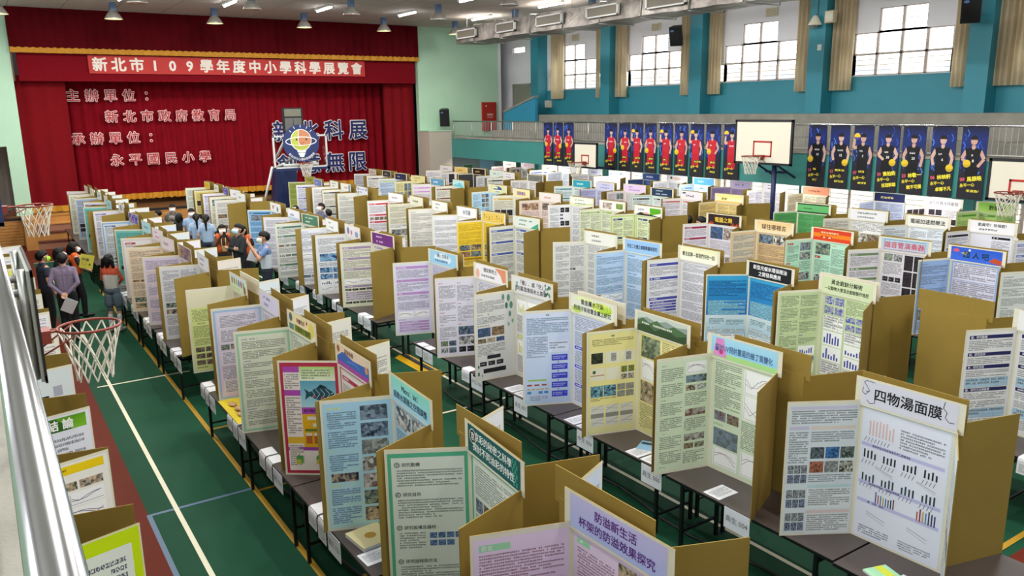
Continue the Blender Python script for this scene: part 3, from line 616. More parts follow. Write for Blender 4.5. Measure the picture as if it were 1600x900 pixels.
def board(x, y, rz, aL, aR, d, back=CARD, title_back=None):
    """a three-panel board; local +x is the reading side, y runs to the reader's right"""
    r = empty('display_board', (x, y, .742), rz)
    a = math.radians(aL); T = Vector((WWING*math.cos(a), -WC/2-WWING*math.sin(a), 0)); Hh = Vector((0, -WC/2, 0))
    p, S, q = panel('side_panel', r, T, (Hh-T).normalized(), WWING, HP, back=back); wing_art(S, d, d['sw'], d.get('artw'), heads=d.get('heads')); q.build('poster', p)
    p, S, q = panel('center_panel', r, Hh+Vector((.002, 0, 0)), (0, 1, 0), WC, HP, back=back); wing_art(S, d, d['sc'], d.get('artc')); q.build('poster', p)
    a = math.radians(aR); Hr = Vector((0, WC/2, 0)); Dr = Vector((math.cos(a), math.sin(a), 0))
    p, S, q = panel('side_panel', r, Hr, Dr, WWING, HP, back=back); wing_art(S, d, d['sr']); q.build('poster', p)
    p, S, q = panel('title_panel', r, (.012, -.43, 0), (0, 1, 0), .86, .24, 1.15, back=title_back or back)
    if d['tb']:
        S.rect(.05, .018, .81, .225, d['tb'], d['tb2'])
        if d.get('artt'): d['artt'](S)
        ls = d['tt']; n = len(ls)
        for i, t in enumerate(ls):
            hh = .1 if n == 1 else .062; yy = .12 if n == 1 else (.165-.085*i)
            if t == '~': S.text(.2, yy-hh*.4, .66, yy+hh*.4, d['tb'], d['ti'], hh*.85, hh*.85)
            elif t: S.chars(t, .43, yy, hh, .66, d['ti'], .02)
    q.build('title_sheet', p)
    return r
def D(wt, hd, sw, tb, ti, tt, short, wb=None, tb2=None, bd=None, ink='3c3c40', box='f2f2f0', ph=None, sc=None, sr=None, **k):
    return dict(wt=wt, wb=wb or wt, hd=hd, sw=sw, sc=sc or (sw.split('|')[0]+'|'+''.join(reversed(sw.split('|')[-1]))), sr=sr or 'mTtpT', tb=tb, tb2=tb2, ti=ti, tt=tt.split(';'), short=short, bd=bd, ink=ink, box=box, ph=ph, **k)
# ---- hand-made artwork of single boards
def art_fish(S, d):
    W, H = S.w, S.h; Y = lambda t: H*(1-t)
    S.rect(.02, .02, W-.02, H-.02, 'b03048'); S.rect(.05, .05, W-.05, H-.06, 'e2dcd4')
    S.rect(.05, Y(.1), .21, Y(.05), 'a848a8'); S.rect(.05, Y(.3), .21, Y(.25), 'a848a8'); S.rect(.05, Y(.72), .21, Y(.66), 'd8b038')
    S.text(.06, Y(.24), .2, Y(.11), 'e2dcd4', '443344', .014, .022, 3); S.text(.06, Y(.65), .2, Y(.31), 'e2dcd4', '443344', .014, .024, 3); S.text(.06, Y(.93), .2, Y(.73), 'e2dcd4', '443344', .014, .022, 3)
    S.rect(.21, Y(.17), W-.05, Y(.05), 'a8d070', 'e8ecd8'); S.text(.23, Y(.16), W-.1, Y(.07), 'cfe0b0', '445544', .014, .026, 3)
    S.rect(.21, Y(.4), W-.05, Y(.17), '58a0b8', 'a4d0dc'); cy = Y(.285)
    F = [(.25, .055), (.3, .02), (.36, .06), (.45, .075), (.52, .03), (.545, 0), (.52, -.035), (.45, -.07), (.36, -.055), (.3, -.02), (.25, -.06), (.265, 0)]
    S.poly([(x, cy+y) for x, y in F], '244c5c', 4); S.poly([(.37, cy+.06), (.41, cy+.1), (.48, cy+.07)], '1c2c34', 4); S.poly([(.38, cy-.055), (.41, cy-.095), (.45, cy-.065)], '1c2c34', 4)
    for k in range(4): S.line([(.31+.05*k, cy-.05), (.35+.05*k, cy), (.31+.05*k, cy+.05)], .006, '9cc0c8', 5)
    S.rect(.33, cy-.03, .36, cy-.015, 'c05850', l=6); S.rect(.41, cy-.04, .44, cy-.025, 'c05850', l=6); S.disc(.52, cy+.008, .006, 'e8e8e8', 6)
    S.rect(.21, Y(.46), W-.05, Y(.4), 'a848a8'); S.chars('設計製作流程與方法', .38, Y(.43), .035, .3, '3c1450', .02)
    S.rect(.21, Y(.75), W-.05, Y(.46), 'd8a818')
    for k in range(2): S.rect(.26+.05*k, Y(.51+.06*k), W-.1, Y(.48+.06*k), 'd8d8c8', l=3)
    S.rect(.23, Y(.61), W-.07, Y(.59), '587838', l=3)
    for k in range(4): S.rect(.235+.08*k, Y(.72), .295+.08*k, Y(.65), 'b86028', l=3); S.rect(.235+.08*k, Y(.65), .295+.08*k, Y(.625), 'd8d8c8', l=3)
    S.rect(.05, Y(.78), W-.05, Y(.75), '9840a0'); 
    for x in (.12, .32): S.poly([(x, Y(.9)), (x+.06, Y(.9)), (x+.07, Y(.88)), (x+.07, Y(.83)), (x+.02, Y(.82)), (x, Y(.84))], '4c9c50', 3); S.rect(x, Y(.9), x+.05, Y(.86), 'b8b838', l=4)
    for k in range(3): S.photo(W-.12, Y(.84+.05*k), W-.07, Y(.8+.05*k))
    return True
def art_leaf(S, d):
    W, H = S.w, S.h
    S.rect(.02, .02, W-.02, H-.03, 'd6d6d6'); fill(S, 'mTmtmPqT', .04, .33, W-.16, H-.06, lin('d6d6d6'), 'c8c850', hi='8a8a30')
    for i, x in enumerate((.2, .3, .4)): S.rect(.07+.125*i, .2, .17+.125*i, .26, '202428', l=3); S.text(.085+.125*i, .22, .155+.125*i, .24, '202428', 'cccccc', .012, .016, 4)
    S.rect(.18, .29, .38, .34, '202428', l=3); S.rect(.12, .1, .46, .16, '202428', l=3)
    rd = random.Random(2)
    for x, y, r in [(W-.1, H-.1, .05), (W-.18, H-.08, .04), (W-.06, H-.2, .05), (W-.13, H-.2, .045), (W-.08, H-.32, .04), (W-.04, H-.42, .03), (W-.1, H-.46, .03), (.05, .1, .03), (.05, .2, .025), (.1, .07, .02)]:
        S.disc(x, y, r*.5, ('5c8c74', '3c6c58', '7ca890')[rd.randint(0, 2)], 5, 12, r)
    return True
def art_flow(S, d):
    W, H = S.w, S.h; S.rect(.02, .02, W-.02, H-.03, 'd4dcf0', 'b8cce8', l=.5)
    S.text(.05, H*.74, W-.05, H-.09, 'c4d4ec', '44506a', .013, .021); S.chars('摘要', W/2, H-.06, .02, .2, '334', .01)
    S.text(.05, H*.5, W*.5, H*.73, 'c8d6ee', '44506a', .013, .022); S.rect(W*.52, H*.56, W-.05, H*.68, 'd8e0f2'); S.text(W*.53, H*.57, W-.06, H*.67, 'd8e0f2', '44506a', .02, .03)
    for k in range(5):
        y = .1+.115*k; S.rect(W*.58, y, W-.06, y+.075, '3c44c0', l=2); S.text(W*.6, y+.015, W-.08, y+.06, '3c44c0', 'c8ccff', .015, .022, 3)
        if k: S.disc(W*.58+.08, y-.02, .008, '30304a', 3)
    S.rect(.06, .31, W*.47, .33, '98c060', l=2)
    for k, c in enumerate(('a04838', 'a04838', 'a04838')): S.rect(.05+.09*k, .25, .11+.09*k, .27, c, l=2)
    for k in range(5): S.rect(.05+.055*k, .2, .09+.055*k, .215, 'c0a868', l=2)
    for k in (0, 2, 3): S.rect(.05+.07*k, .15, .1+.07*k, .18, '3c88c8', l=2)
    S.text(.08, .04, W*.5, .12, 'c4d4ec', '44506a', .013, .02)
    return True
def art_plates(S, d):
    W, H = S.w, S.h; S.rect(.02, .02, W-.02, H-.02, 'dcd8a4'); S.rect(.04, .1, W-.03, H-.04, 'e4dc98')
    S.text(.06, H-.19, W-.06, H-.09, 'e4dc98', '55502a', .013, .02); S.chars('摘要', W/2, H-.065, .02, .2, '444', .01)
    for k in range(3):
        x = .05+.178*k; S.rect(x, H-.37, x+.16, H-.24, 'dedccc', l=2); S.rect(x, H-.56, x+.16, H-.42, 'dedccc', l=2)
        if k == 0: S.photo(x+.005, H-.365, x+.14, H-.245, '101014', '485038'); S.disc(x+.04, H-.46, .02, '3c6c28', 4); S.line([(x, H-.5), (x+.16, H-.5)], .012, 'b89070', 3)
        else: S.photo(x+.06, H-.35, x+.12, H-.26, '787878', 'b0b0b0')
    for k in range(2): S.photo(.41+.085*k, H-.49, .48+.085*k, H-.42, '5c4c20', '88a048'); S.photo(.41+.085*k, H-.57, .48+.085*k, H-.51, '1c1c1c', 'c8c0b8')
    for k in range(2): S.photo(.05+.155*k, H-.75, .195+.155*k, H-.62, '1c3040', '7cb4cc')
    for k in range(4): S.photo(.365+.105*(k % 2), H-.69-.08*(k//2), .46+.105*(k % 2), H-.62-.08*(k//2), '7c7c78', '9a9a94')
    S.text(.05, H-.8, .35, H-.76, 'e4dc98', '55502a', .013, .018)
    for k in range(3):
        x = .055+.175*k; S.rect(x, .1, x+.155, H-.85, 'd0d0cc', l=2); S.rect(x, .2, x+.155, .25, '888884', l=3)
        for y in (.11, .27): S.line([(x+.01, y+.01), (x+.05, y+.03), (x+.1, y+.06), (x+.15, y+.07)], .003, '505050', 4); S.line([(x+.01, y+.04), (x+.08, y+.03), (x+.15, y+.02)], .003, '808080', 4)
    return True
def art_soup(S, d):
    W, H = S.w, S.h; S.rect(.02, .02, W-.02, H-.035, 'd2dade'); S.text(.04, H-.2, W-.03, H-.075, 'd2dade', '333840', .0135, .02); S.rect(.03, H-.07, W-.03, H-.045, 'c8c4d8')
    S.rect(.03, H-.245, .19, H-.215, 'c4c0d8'); S.rect(.21, H-.245, W-.03, H-.215, 'd8ccc0')
    S.text(.03, H-.55, .19, H-.26, 'd2dade', '333840', .0125, .02); S.text(.21, H-.37, W-.04, H-.26, 'd2dade', '333840', .0125, .019)
    for k in range(6): x = .215+.125*(k % 3); y = H-.5-.125*(k//3); S.photo(x, y, x+.115, y+.1, *(('1c2022', '6c7c84'), ('183050', '4c88c8'), ('1c2822', '7c8c84'), ('58301c', 'b07058'), ('5c6060', 'a0a4a0'), ('28281c', 'c4c8b8'))[k])
    for r in range(6):
        for k in range(3): x = .035+.055*k; y = H-.63-.085*r-(.05 if r > 1 else 0)-(.04 if r > 3 else 0); (y > .03) and S.photo(x, y, x+.05, y+.075, '2c2e34', ('b0b4b8', '8c98b0')[r % 2])
    S.text(.21, H-.72, W-.04, H-.64, 'd2dade', '333840', .0125, .018)
    for y, c in ((H-.76, 'b8d4d4'), (H-.99, 'd8c4c0')): S.rect(.21, y, W-.03, y+.025, c); S.rect(.21, y-.19, W-.03, y-.005, 'dce2e2', l=2); S.text(.22, y-.18, W-.04, y-.01, 'dce2e2', '404448', .0125, .019, 3)
    return True
def art_soup_c(S, d):
    W, H = S.w, S.h; S.rect(.02, .02, W-.03, H-.06, 'dde1ee'); rd = random.Random(5)
    bars = lambda x, y, w, h, n, cs: [S.rect(x+w*(i+.2)/n, y, x+w*(i+.65)/n, y+h*rd.uniform(.65, 1), cs[i % len(cs)], l=3) for i in range(n)]
    def slant(x, y, w, n): [S.line([(x+w*(i+.1)/n, y-.05), (x+w*(i+.6)/n, y-.01)], .006, '8a8a94', 3) for i in range(n)]
    bars(.08, H-.27, .22, .14, 8, ['d8b8b4']); slant(.05, H-.28, .22, 8); S.text(.34, H-.32, W-.06, H-.14, 'dde1ee', '33363f', .015, .024)
    for y in (H-.37, H-.7, H-.86): S.rect(.03, y, W-.05, y+.03, 'bcbce0', l=2); S.text(.12, y, .5, y+.03, 'bcbce0', '33335a', .02, .03, 3)
    for r, y in enumerate((H-.47, H-.67)):
        for k in range(4): x = .05+.165*k; bars(x, y, .12, .075, 4, ['24262c'] if r == 0 else ['2c4448']); slant(x-.01, y-.005, .12, 4)
        
    for x in (.06, .4): S.line([(x+.1, H-.52), (x+.25, H-.56)], .004, '907868', 3); S.line([(x+.1, H-.53), (x+.25, H-.58)], .003, 'a8a8a8', 3)
    bars(.18, H-.83, .17, .1, 8, ['3c4c88', 'b85040', '4c8c9c', 'd0a050', '3c6cb0', '2c5c40', '28285c', '5c2c34']); bars(.52, H-.84, .16, .12, 7, ['b85c40', '8c2c34', 'd0a050', '4888c8', '2c4c38', '34307c', '40206c'])
    for x in (.12, .46): S.line([(x, H-.93), (x+.16, H-.97)], .004, '906c60', 3); S.line([(x, H-.95), (x+.16, H-1.0)], .003, '888888', 3); S.text(x-.06, .05, x+.2, .13, 'dde1ee', '404450', .014, .02)
    return True
def t_faces(S):
    S.line([(.1, .17), (.07, .2), (.09, .22), (.16, .215)], .005, '303036', 4); S.line([(.065, .16), (.06, .12), (.085, .1), (.12, .14), (.1, .165)], .005, '303036', 4); S.line([(.1, .06), (.13, .035), (.17, .05), (.165, .1)], .005, '303036', 4); S.line([(.09, .13), (.11, .13)], .006, '303036', 4)
    S.line([(.71, .22), (.7, .17), (.73, .14), (.72, .1), (.75, .07), (.79, .075)], .005, '303036', 4)
def t_hills(S):
    for k, (c, pts) in enumerate((('8c9c98', [(.05, .15), (.2, .19), (.35, .16), (.5, .2), (.65, .17), (.81, .19), (.81, .05), (.05, .05)]), ('4c6c48', [(.05, .13), (.14, .17), (.25, .13), (.36, .18), (.5, .12), (.62, .17), (.81, .13), (.81, .02), (.05, .02)]), ('344c30', [(.05, .08), (.2, .12), (.33, .06), (.48, .13), (.66, .07), (.81, .11), (.81, .018), (.05, .018)]))):
        for i in range(6):
            m_ = 2*i; 
        S.poly(pts, c, 2+k*.5)
    S.text(.12, .1, .72, .135, '4c6c48', 'f0f0e8', .03, .035, 5)
def t_swirl(S):
    for x, y, rx, ry, c in ((.6, .15, .2, .06, 'dce870'), (.66, .13, .12, .045, 'b8d848'), (.3, .2, .2, .03, 'e4ecb0'), (.15, .06, .1, .04, 'c0d868')): S.disc(x, y, rx*.9, c, 2, 18, ry)
    S.line([(.6, .05), (.68, .1), (.76, .14), (.74, .2)], .006, '7c8c30', 3); S.line([(.64, .06), (.7, .14), (.7, .19)], .004, '7c8c30', 3)
def t_leaf(S):
    rd = random.Random(4)
    for i in range(14): S.disc(.68+rd.random()*.13, .06+rd.random()*.15, .014, ('5c8c74', '3c6c58')[i % 2], 3, 10, .022)
    for i in range(8): S.disc(.07+rd.random()*.06, .04+rd.random()*.12, .012, ('5c8c74', '3c6c58')[i % 2], 3, 10, .022)
def t_peach(S):
    S.poly([(.55, .225), (.81, .225), (.81, .06), (.74, .04), (.68, .14)], 'e0906c', 2); S.disc(.11, .09, .05, 'e8b09c', 2, 14, .07)
def t_kids(S):
    for k, c in enumerate(('c0583c', '5c9c48', 'd0a040', '4c78b0', 'b04c6c', '6ca450')): S.disc(.14+.11*k, .14, .035, c, 3, 12, .05)
    S.disc(.73, .08, .05, '8c5038', 3, 12, .06); S.rect(.06, .03, .5, .06, 'c8d890', l=3)
def t_animals(S):
    S.disc(.12, .17, .05, '4c7078', 2); S.rect(.06, .03, .2, .1, '5c8c84', l=2); S.disc(.72, .14, .08, 'e8d468', 2); S.disc(.6, .19, .02, 'b04838', 3)
    S.rect(.22, .03, .7, .11, '98a030', l=3); S.chars('好動物大發明', .46, .07, .065, .46, '3a4a10', .03); S.chars('阿嬤的好', .42, .165, .055, .4, '7c4430', .02)
def t_sea(S):
    S.poly([(.05, .1), (.2, .17), (.45, .14), (.81, .16), (.81, .06), (.05, .06)], '3c68b8', 2); S.rect(.05, .02, .81, .065, 'a848a0', l=2); S.disc(.09, .18, .035, '9c6438', 3); S.disc(.76, .13, .035, 'd0946c', 3); S.line([(.3, .1), (.5, .12), (.6, .1)], .01, '6c98d8', 3); S.chars('游游魚槽', .35, .185, .05, .35, '7c4c30', .02)
def t_badge(S):
    S.disc(.13, .15, .055, 'e8ece8', 3); S.disc(.13, .15, .048, '181c1c', 4); S.chars('京', .13, .15, .06, .1, 'f0f0f0', .02, 5)
    for i in range(6):
        for j in range(4):
            if (i+j) % 2: S.rect(.7+.018*j, .03+.03*i, .718+.018*j, .06+.03*i, '40a088', l=3)
def t_check(S): S.rect(.05, .02, .81, .07, 'b8c8e0', l=2)
def t_earth(S):
    S.disc(.2, .12, .07, '5c88b8', 2); S.disc(.38, .1, .05, 'c8806c', 2); S.disc(.66, .09, .09, '7c9cc0', 2, 14, .06)
def t_space(S):
    S.disc(.13, .17, .05, 'c85878', 2, 12, .03); S.disc(.33, .19, .018, 'e8ecf4', 3); S.poly([(.62, .06), (.8, .02), (.81, .09), (.7, .12)], 'c04c28', 3); S.poly([(.2, .14), (.28, .1), (.3, .16)], 'c8b890', 3)
def t_frame(S):
    for a, b in (((.1, .04), (.76, .04)), ((.76, .04), (.76, .2)), ((.76, .2), (.1, .2)), ((.1, .2), (.1, .04))): S.line([a, b], .005, '202428', 3)
def t_flames(S):
    for k in range(9): S.poly([(.06+.03*k if k < 4 else .6+.04*(k-4), .02), (.1+.03*k if k < 4 else .64+.04*(k-4), .02), (.09+.03*k if k < 4 else .63+.04*(k-4), .06+.02*(k % 3))], ('b8301c', 'c86028')[k % 2], 2)
def t_photos(S): S.photo(.12, .04, .42, .19, '8c6c60', 'd8d0c8'); S.photo(.56, .06, .78, .19, '4c6c1c', 'a8b860')
def t_green(S): S.poly([(.5, .04), (.81, .1), (.81, .2), (.48, .2)], '58a818', 2); S.poly([(.05, .02), (.81, .02), (.5, .06), (.2, .09)], '20301c', 2); S.text(.12, .12, .44, .18, 'e8e8e4', '6c4c88', .05, .06, 3); S.text(.3, .05, .75, .09, 'd05848', 'f0e0dc', .03, .035, 4)
def t_tri(S): S.poly([(.81, .02), (.81, .14), (.56, .02)], '3c9c78', 2)
def t_badgeb(S): S.disc(.43, .12, .2, '34508c', 2, 20, .085)
def t_wave(S): S.poly([(.06, .03), (.2, .11), (.3, .08), (.5, .17), (.8, .07), (.8, .03)], '6cc0cc', 2); S.line([(.08, .06), (.3, .11), (.55, .16), (.8, .1)], .008, '3c98b0', 3)
def t_pic(a, b): return lambda S: S.photo(.06, .03, .8, .215, a, b)
def art_gradsky(S, d):
    W, H = S.w, S.h; S.rect(.015, .5*H, W-.015, H-.02, '3ca4d0', '1464b4'); S.rect(.015, .02, W-.015, .5*H, 'd4dedc', '3ca4d0')
    S.text(.04, H*.72, W-.04, H-.09, '2c88c4', '0c2440', .013, .021); S.text(.04, H*.5, W-.04, H*.68, '8cc8dc', '20303c', .013, .021); S.text(.06, H*.38, W*.45, H*.46, 'bcd8de', '20303c', .013, .022); S.text(W*.5, H*.36, W-.05, H*.44, 'bcd8de', '20303c', .013, .022); fill(S, 'mtStmt', .04, .04, W-.04, H*.35, lin('d0dcdc'), '405060'); return True
def art_lime(S, d):
    W, H = S.w, S.h; S.rect(.01, .01, W-.01, H-.01, 'c8e010'); S.rect(.05, .02, W-.06, H-.1, 'e4e6f0', l=2)
    S.text(.08, H*.3, W-.1, H-.16, 'e4e6f0', '2c3460', .026, .05, 3); S.rect(.2, .1, .4, .26, '6880b0', l=3); return True
def art_concl(S, d):
    W, H = S.w, S.h; S.rect(.015, .015, W-.015, H-.02, 'e2e4ec'); S.rect(.03, H-.15, W-.04, H-.035, '5c9c18', '7cb828', l=2); S.poly([(.03, H-.15), (.46, H-.15), (.34, H-.035), (.03, H-.035)], '2c6418', 3); S.chars('結 論', .375, H-.095, .085, .2, 'f4f4f0', .03, 5)
    S.text(.06, H*.3, W-.07, H-.2, 'e2e4ec', '4a4c58', .014, .042, 3); return True
def art_yhead(S, d):
    W, H = S.w, S.h; S.rect(.015, .015, W-.015, H-.02, 'e8e6dc')
    for y in (H-.1, H-.62): S.rect(.03, y, W-.04, y+.065, 'e8c808', l=2); S.text(.06, y+.012, W-.08, y+.055, 'e8c808', '5c3008', .026, .032, 3)
    fill(S, 'mpllT', .04, H-.61, W-.05, H-.12, lin('e0e8cc'), '58a0d0'); fill(S, 'tpT', .04, .03, W-.05, H-.64, lin('e0e8cc'), '58a0d0'); return True
def art_black(S, d):
    W, H = S.w, S.h; S.rect(.015, .015, W-.015, H-.02, 'd4dcdc'); S.rect(.2, H-.5, W-.08, H-.42, '0c0c10', l=2)
    for k in range(4): S.rect(.2+.088*k, H-.65, .27+.088*k, H-.56, '0c0c10', l=2); (k < 3) and S.rect(.13+.088*k, H-.35, .2+.088*k, H-.26, '0c0c10', l=2)
    S.rect(W-.19, H-.28, W-.11, H-.18, 'a8a8b4', l=2); fill(S, 'mThT', .04, .03, W-.06, H-.7, lin('d4dcdc'), '40588c'); return True
def art_teal(S, d):
    W, H = S.w, S.h; S.rect(.02, .02, W-.02, H-.04, '54b08c'); S.rect(.045, .045, W-.045, H-.065, 'd8e0d8'); hs = ['研究動機', '研究目的', '研究設備及器材', '研究過程與方法']
    for k, (y, h) in enumerate(((H-.14, .15), (H-.37, .17), (H-.63, .16), (H-.9, .2))):
        S.disc(.085, y+.02, .02, '282c30', 2); S.disc(.085, y+.02, .015, 'd8e0d8', 3); S.chars('壹貳參肆'[k], .085, y+.02, .022, .03, '282c30'); S.chars(hs[k], .12, y+.02, .03, .3, '282c30', .01, align='l')
        S.text(.08, y-h, W-.06 if k != 2 else .27, y-.015, 'd8e0d8', '3c4444', .0125, .019)
    for k in range(7): x = .3+.062*(k % 4); y = H-.7-.06*(k//4); S.photo(x, y, x+.054, y+.045, '284878', '7c98c0')
    for k in range(4): x = .16+.075*k; y = .1; S.photo(x, y, x+.068, y+.055, '284070', '6c88b0')
    return True
def art_note(col, y0=.0, y1=.75):
    def f(S, d):
        W, H = S.w, S.h; S.rect(.03, .03+y0*H, W-.02, H*y1, col, l=1); fill(S, 'TmTtqqqm', .05, .05+y0*H, W-.04, H*y1-.02, lin(col), '5c7030', ink='4a4c30', ph=('3c3430', '8c7c6c')); return True
    return f
W8 = 'e4e4e8'
B = [D('e2d0e8', '9cd8ac', 'hTThTTp', 'c6c0ea', '5a2080', '防溢新生活;杯架的防溢效果探究', 'lilac two-line purple-lettered title at the bottom edge', wb='d8c0e4', tb2='aebce8', ink='6c2c50', heads=['前言', '減震設計與試驗'], hi='222222'),
 D('d8e0d8', '54b08c', 'hT', '105a5c', 'e8f0ec', '　京彩的秘密之科學;　　探討不同油彩的特性', 'white and teal bordered sheet and dark teal title with round black badge', artw=art_teal, bd='54b08c', sc='TqTqT', artt=t_badge),
 D('a8d0e8', 'd8dc58', 'mTTmTpmTT|PPPPPPP', '8ce0c8', '14243c', 'Micro：bit！;超軟水調器之空間調整', 'pale blue sheet of small screens and a light green title', wb='b8dcd8', tb2='a4d8f4', sc='PTPTP'),
 D('e2dcd4', 'b03048', 'T', 'e4ccb0', '6c4430', ';', 'red and yellow sheet with a big fish drawing', artw=art_fish, tb2='ecd8c0', sc='HTHTP', bd='b03048', artt=t_sea),
 D('d8dcc8', '3c4490', 'mTTmtmtmTTTmTt', 'f0dca8', '604020', ';', 'green bordered grey-green sheet and yellow cartoon animal title', bd='9cc8a8', artt=t_animals, tb2='f4e8c8'),
 D('d4d0e0', '3c4488', 'wwqwTw', 'dcd8f0', '3c3060', '~;~', 'blue and lilac bordered text sheet and pale lilac title', wb='dcc4d8', bd='9cbce0', box='dcd8e4'),
 D('dcd8bc', '6c8038', 'T', 'd4e4f0', '6c3c30', ';', 'tall cream panel with a yellow-green sheet and a title of coloured children', artw=art_note('d0dc90', 0, .78), tb2='d8e8b8', artt=t_kids),
 D('d8d8dc', '404048', 'TTTppTT|TtpTTt', 'ecebf4', '5c4890', '~;~', 'plain grey text sheet and white title with purple bars'),
 D('d8cce0', 'd8b838', 'TmTmTmTmT', '5c4088', 'd8ccb0', '~;', 'lilac text blocks with yellow headings and a dark purple title', box='c8c8d8', artt=t_pic('4c3880', 'b89060')),
 D('e0ccb4', 'a08468', 'TTTTqTTPP', 'eadce4', '9c6c8c', '~', 'beige sheet with photo rows low down and a pale pink title', bd=None),
 D('e0dcdc', 'b04858', 'hTpThTqT', 'f0e0ec', 'c05878', '~;~', 'white sheet with red and grey headings and a pink-blue title', bd='d8c8c8'),
 D('74c0b8', '2c706c', 'TTTTTDTT', 'b8e0e8', '3c8ca0', '~', 'turquoise sheet and pale blue title, nearer of the two', ink='2c6460'),
 D('d4dce0', '38589c', 'hTmTTmTqqT', '4060b8', 'e8d8e8', ';', 'blue bordered sheet and a title filled by a blue and pink picture', bd='7cb0e0', artt=t_pic('3048a8', 'd8a8c8')),
 D('e6e4ee', '6458a8', 'hTThTThTT', 'eae0d8', '5c80b0', ';', 'white sheet with small purple headings and a title with a blue oval', artt=lambda S: S.disc(.4, .12, .14, '6c94c0', 2, 16, .08)),
 D('7cc4bc', '2c706c', 'TTTTDTT', 'a8dce8', '3c8ca0', '~', 'turquoise sheet and pale blue title, farther of the two', ink='2c6460'),
 D('e4e2ea', '4c3058', 'HTTTTT', 'e8e4dc', '444444', '~', 'white sheet with a dark purple stripe along its top'),
 D('a8b8cc', '44546c', 'TTTTDDT', 'e4e8e4', '50606c', '~', 'grey-blue text sheet far down the left row'),
 D('dcdac8', '2c2c2c', 'mTTTTTT', 'e8e6d8', '606058', '~', 'cream text sheet, second from the stage in the left row'),
 D('e8dce4', 'a86878', 'TTTTTT', 'e8d0d0', '8c5c60', '~', 'pale pink sheet nearest the stage in the left row', wb='b0bce0')]
Cc = [D('d2dade', 'c8c4d8', 'T', 'd4d4e0', '15151a', '四物湯面膜', 'white sheet of bar charts and a marble title with faces drawn on it', artw=art_soup, artc=art_soup_c, artt=t_faces),
 D('cfdcc0', '9cb488', 'mTTmTTmTTm|lpqTpTpqT', 'a8d8ec', '44648c', '探討UV照射靈菌的幾丁質變化', 'pale green sheet of text and a blue-green title with a pink flask', tb2='8cc8f0', box='e0e8d4', sc='TTqmPl|llTl', artt=lambda S: (S.poly([(.07, .03), (.24, .03), (.2, .21), (.11, .21)], 'd88cc8', 2), S.rect(.05, .018, .81, .07, 'a8d88c', l=1.5), S.disc(.12, .1, .02, '5c4c98', 3), S.disc(.17, .08, .025, 'c03c80', 3))),
 D('e4dc98', '606030', 'T', 'c4ccc4', 'f0f0e8', '', 'yellow sheet of plates and graphs and a title with dark green hills', artw=art_plates, artt=t_hills, sc='PlPT|TPTl', wb='dcd494'),
 D('d4dcf0', '3c44c0', 'T', 'e0e4d4', '20242c', '重金屬水汙染;對草仔吸收重金屬之研究', 'pale blue flow chart of dark blue boxes and a yellow-green swirl title', artw=art_flow, artt=t_swirl, sc='TThThThT'),
 D('d6d6d6', 'c8c850', 'T', 'dcdce0', '4c3c3c', '「植」、遮「空」;利葛造境保水土蒸發', 'grey sheet with hanging leaves and black boxes and a leafy title', artw=art_leaf, artt=t_leaf, sc='mcTHcT'),
 D('dcdae6', 'c06878', 'mTmtmtmTqq|mTmTmppk', 'ece8ec', '1c1c1c', '做伙來吃土;~', 'white sheet with red headings and a title with orange corners', artt=t_peach, sc='TTTTT'),
 D('d6d2e6', 'b48cc0', 'HTHTHtTlmf', '9ccce8', '3c5878', '「酪」也草水;~', 'lilac striped sheet and a sky blue title with a white cloud', artt=lambda S: S.disc(.43, .13, .25, 'dce8f0', 1.5, 18, .08), sc='TTTTTT', ph=('c08070', 'e0c0b0')),
 D('dedccc', 'a08cac', 'HTHTHTlHkfk', '6c2878', 'e0c8e4', '~;~', 'cream sheet with grey-purple stripes and a purple title', wb='d8dcc0'),
 D('e0e0e4', '3c50a8', 'TTotPPcl', 'e8dce0', '805870', ';', 'white sheet with a blue band of photos and a title with coloured globes', artt=t_earth, ph=('203c78', '8cb8d0')),
 D('e0e2ea', '50609c', 'mTmTmtlSlTpt', 'eeeeee', '202020', '~;~', 'white sheet of blue diagrams and a white title with two black text lines'),
 D('dadcd6', '547860', 'HTHTqTqTHSt', '4c7c60', 'e8f0e8', '~;~', 'grey-white sheet with dark green stripes and a dark green title', bd=None),
 D('dedce6', '4c4878', 'TTTTTT', 'ecebf2', '383868', '~', 'white text sheet and white title with a violet underline', artt=t_check),
 D('7cb8e4', '3c6890', 'HoTTTTTT', 'ecece8', '5c5048', ';', 'sky blue topped sheet and a title with small cartoons', wb='e0d8e4', artt=lambda S: (S.disc(.25, .13, .05, 'b07060', 3), S.disc(.6, .1, .06, '606870', 3), S.line([(.3, .16), (.45, .18), (.6, .1)], .012, '7c88a8', 3))),
 D('dcdad4', '58544c', 'TTPTPTT', 'e6e6e4', '606468', '~', 'white sheet with photos beside an open brown wing, far in the second row'),
 D('dcdac4', '8c8460', 'oTTTTT', 'e8e2ec', '6c4878', '~', 'pale sheet with a sketch across its top beside the blue-purple title'),
 D('dcd8e6', '6c5490', 'HTTHTTHT', '4c3c9c', 'd8d4f4', '~;~', 'white sheet with purple bars and a blue-purple title'),
 D('dccc80', '8c6c40', 'TDTDT', 'dcdcd0', '606050', '~', 'yellowish sheet, second from the stage in the second row'),
 D('d8dcd0', '506858', 'TtTtTt', 'd8b820', '9c4418', '~', 'white sheet and a yellow and red title nearest the stage in the second row')]
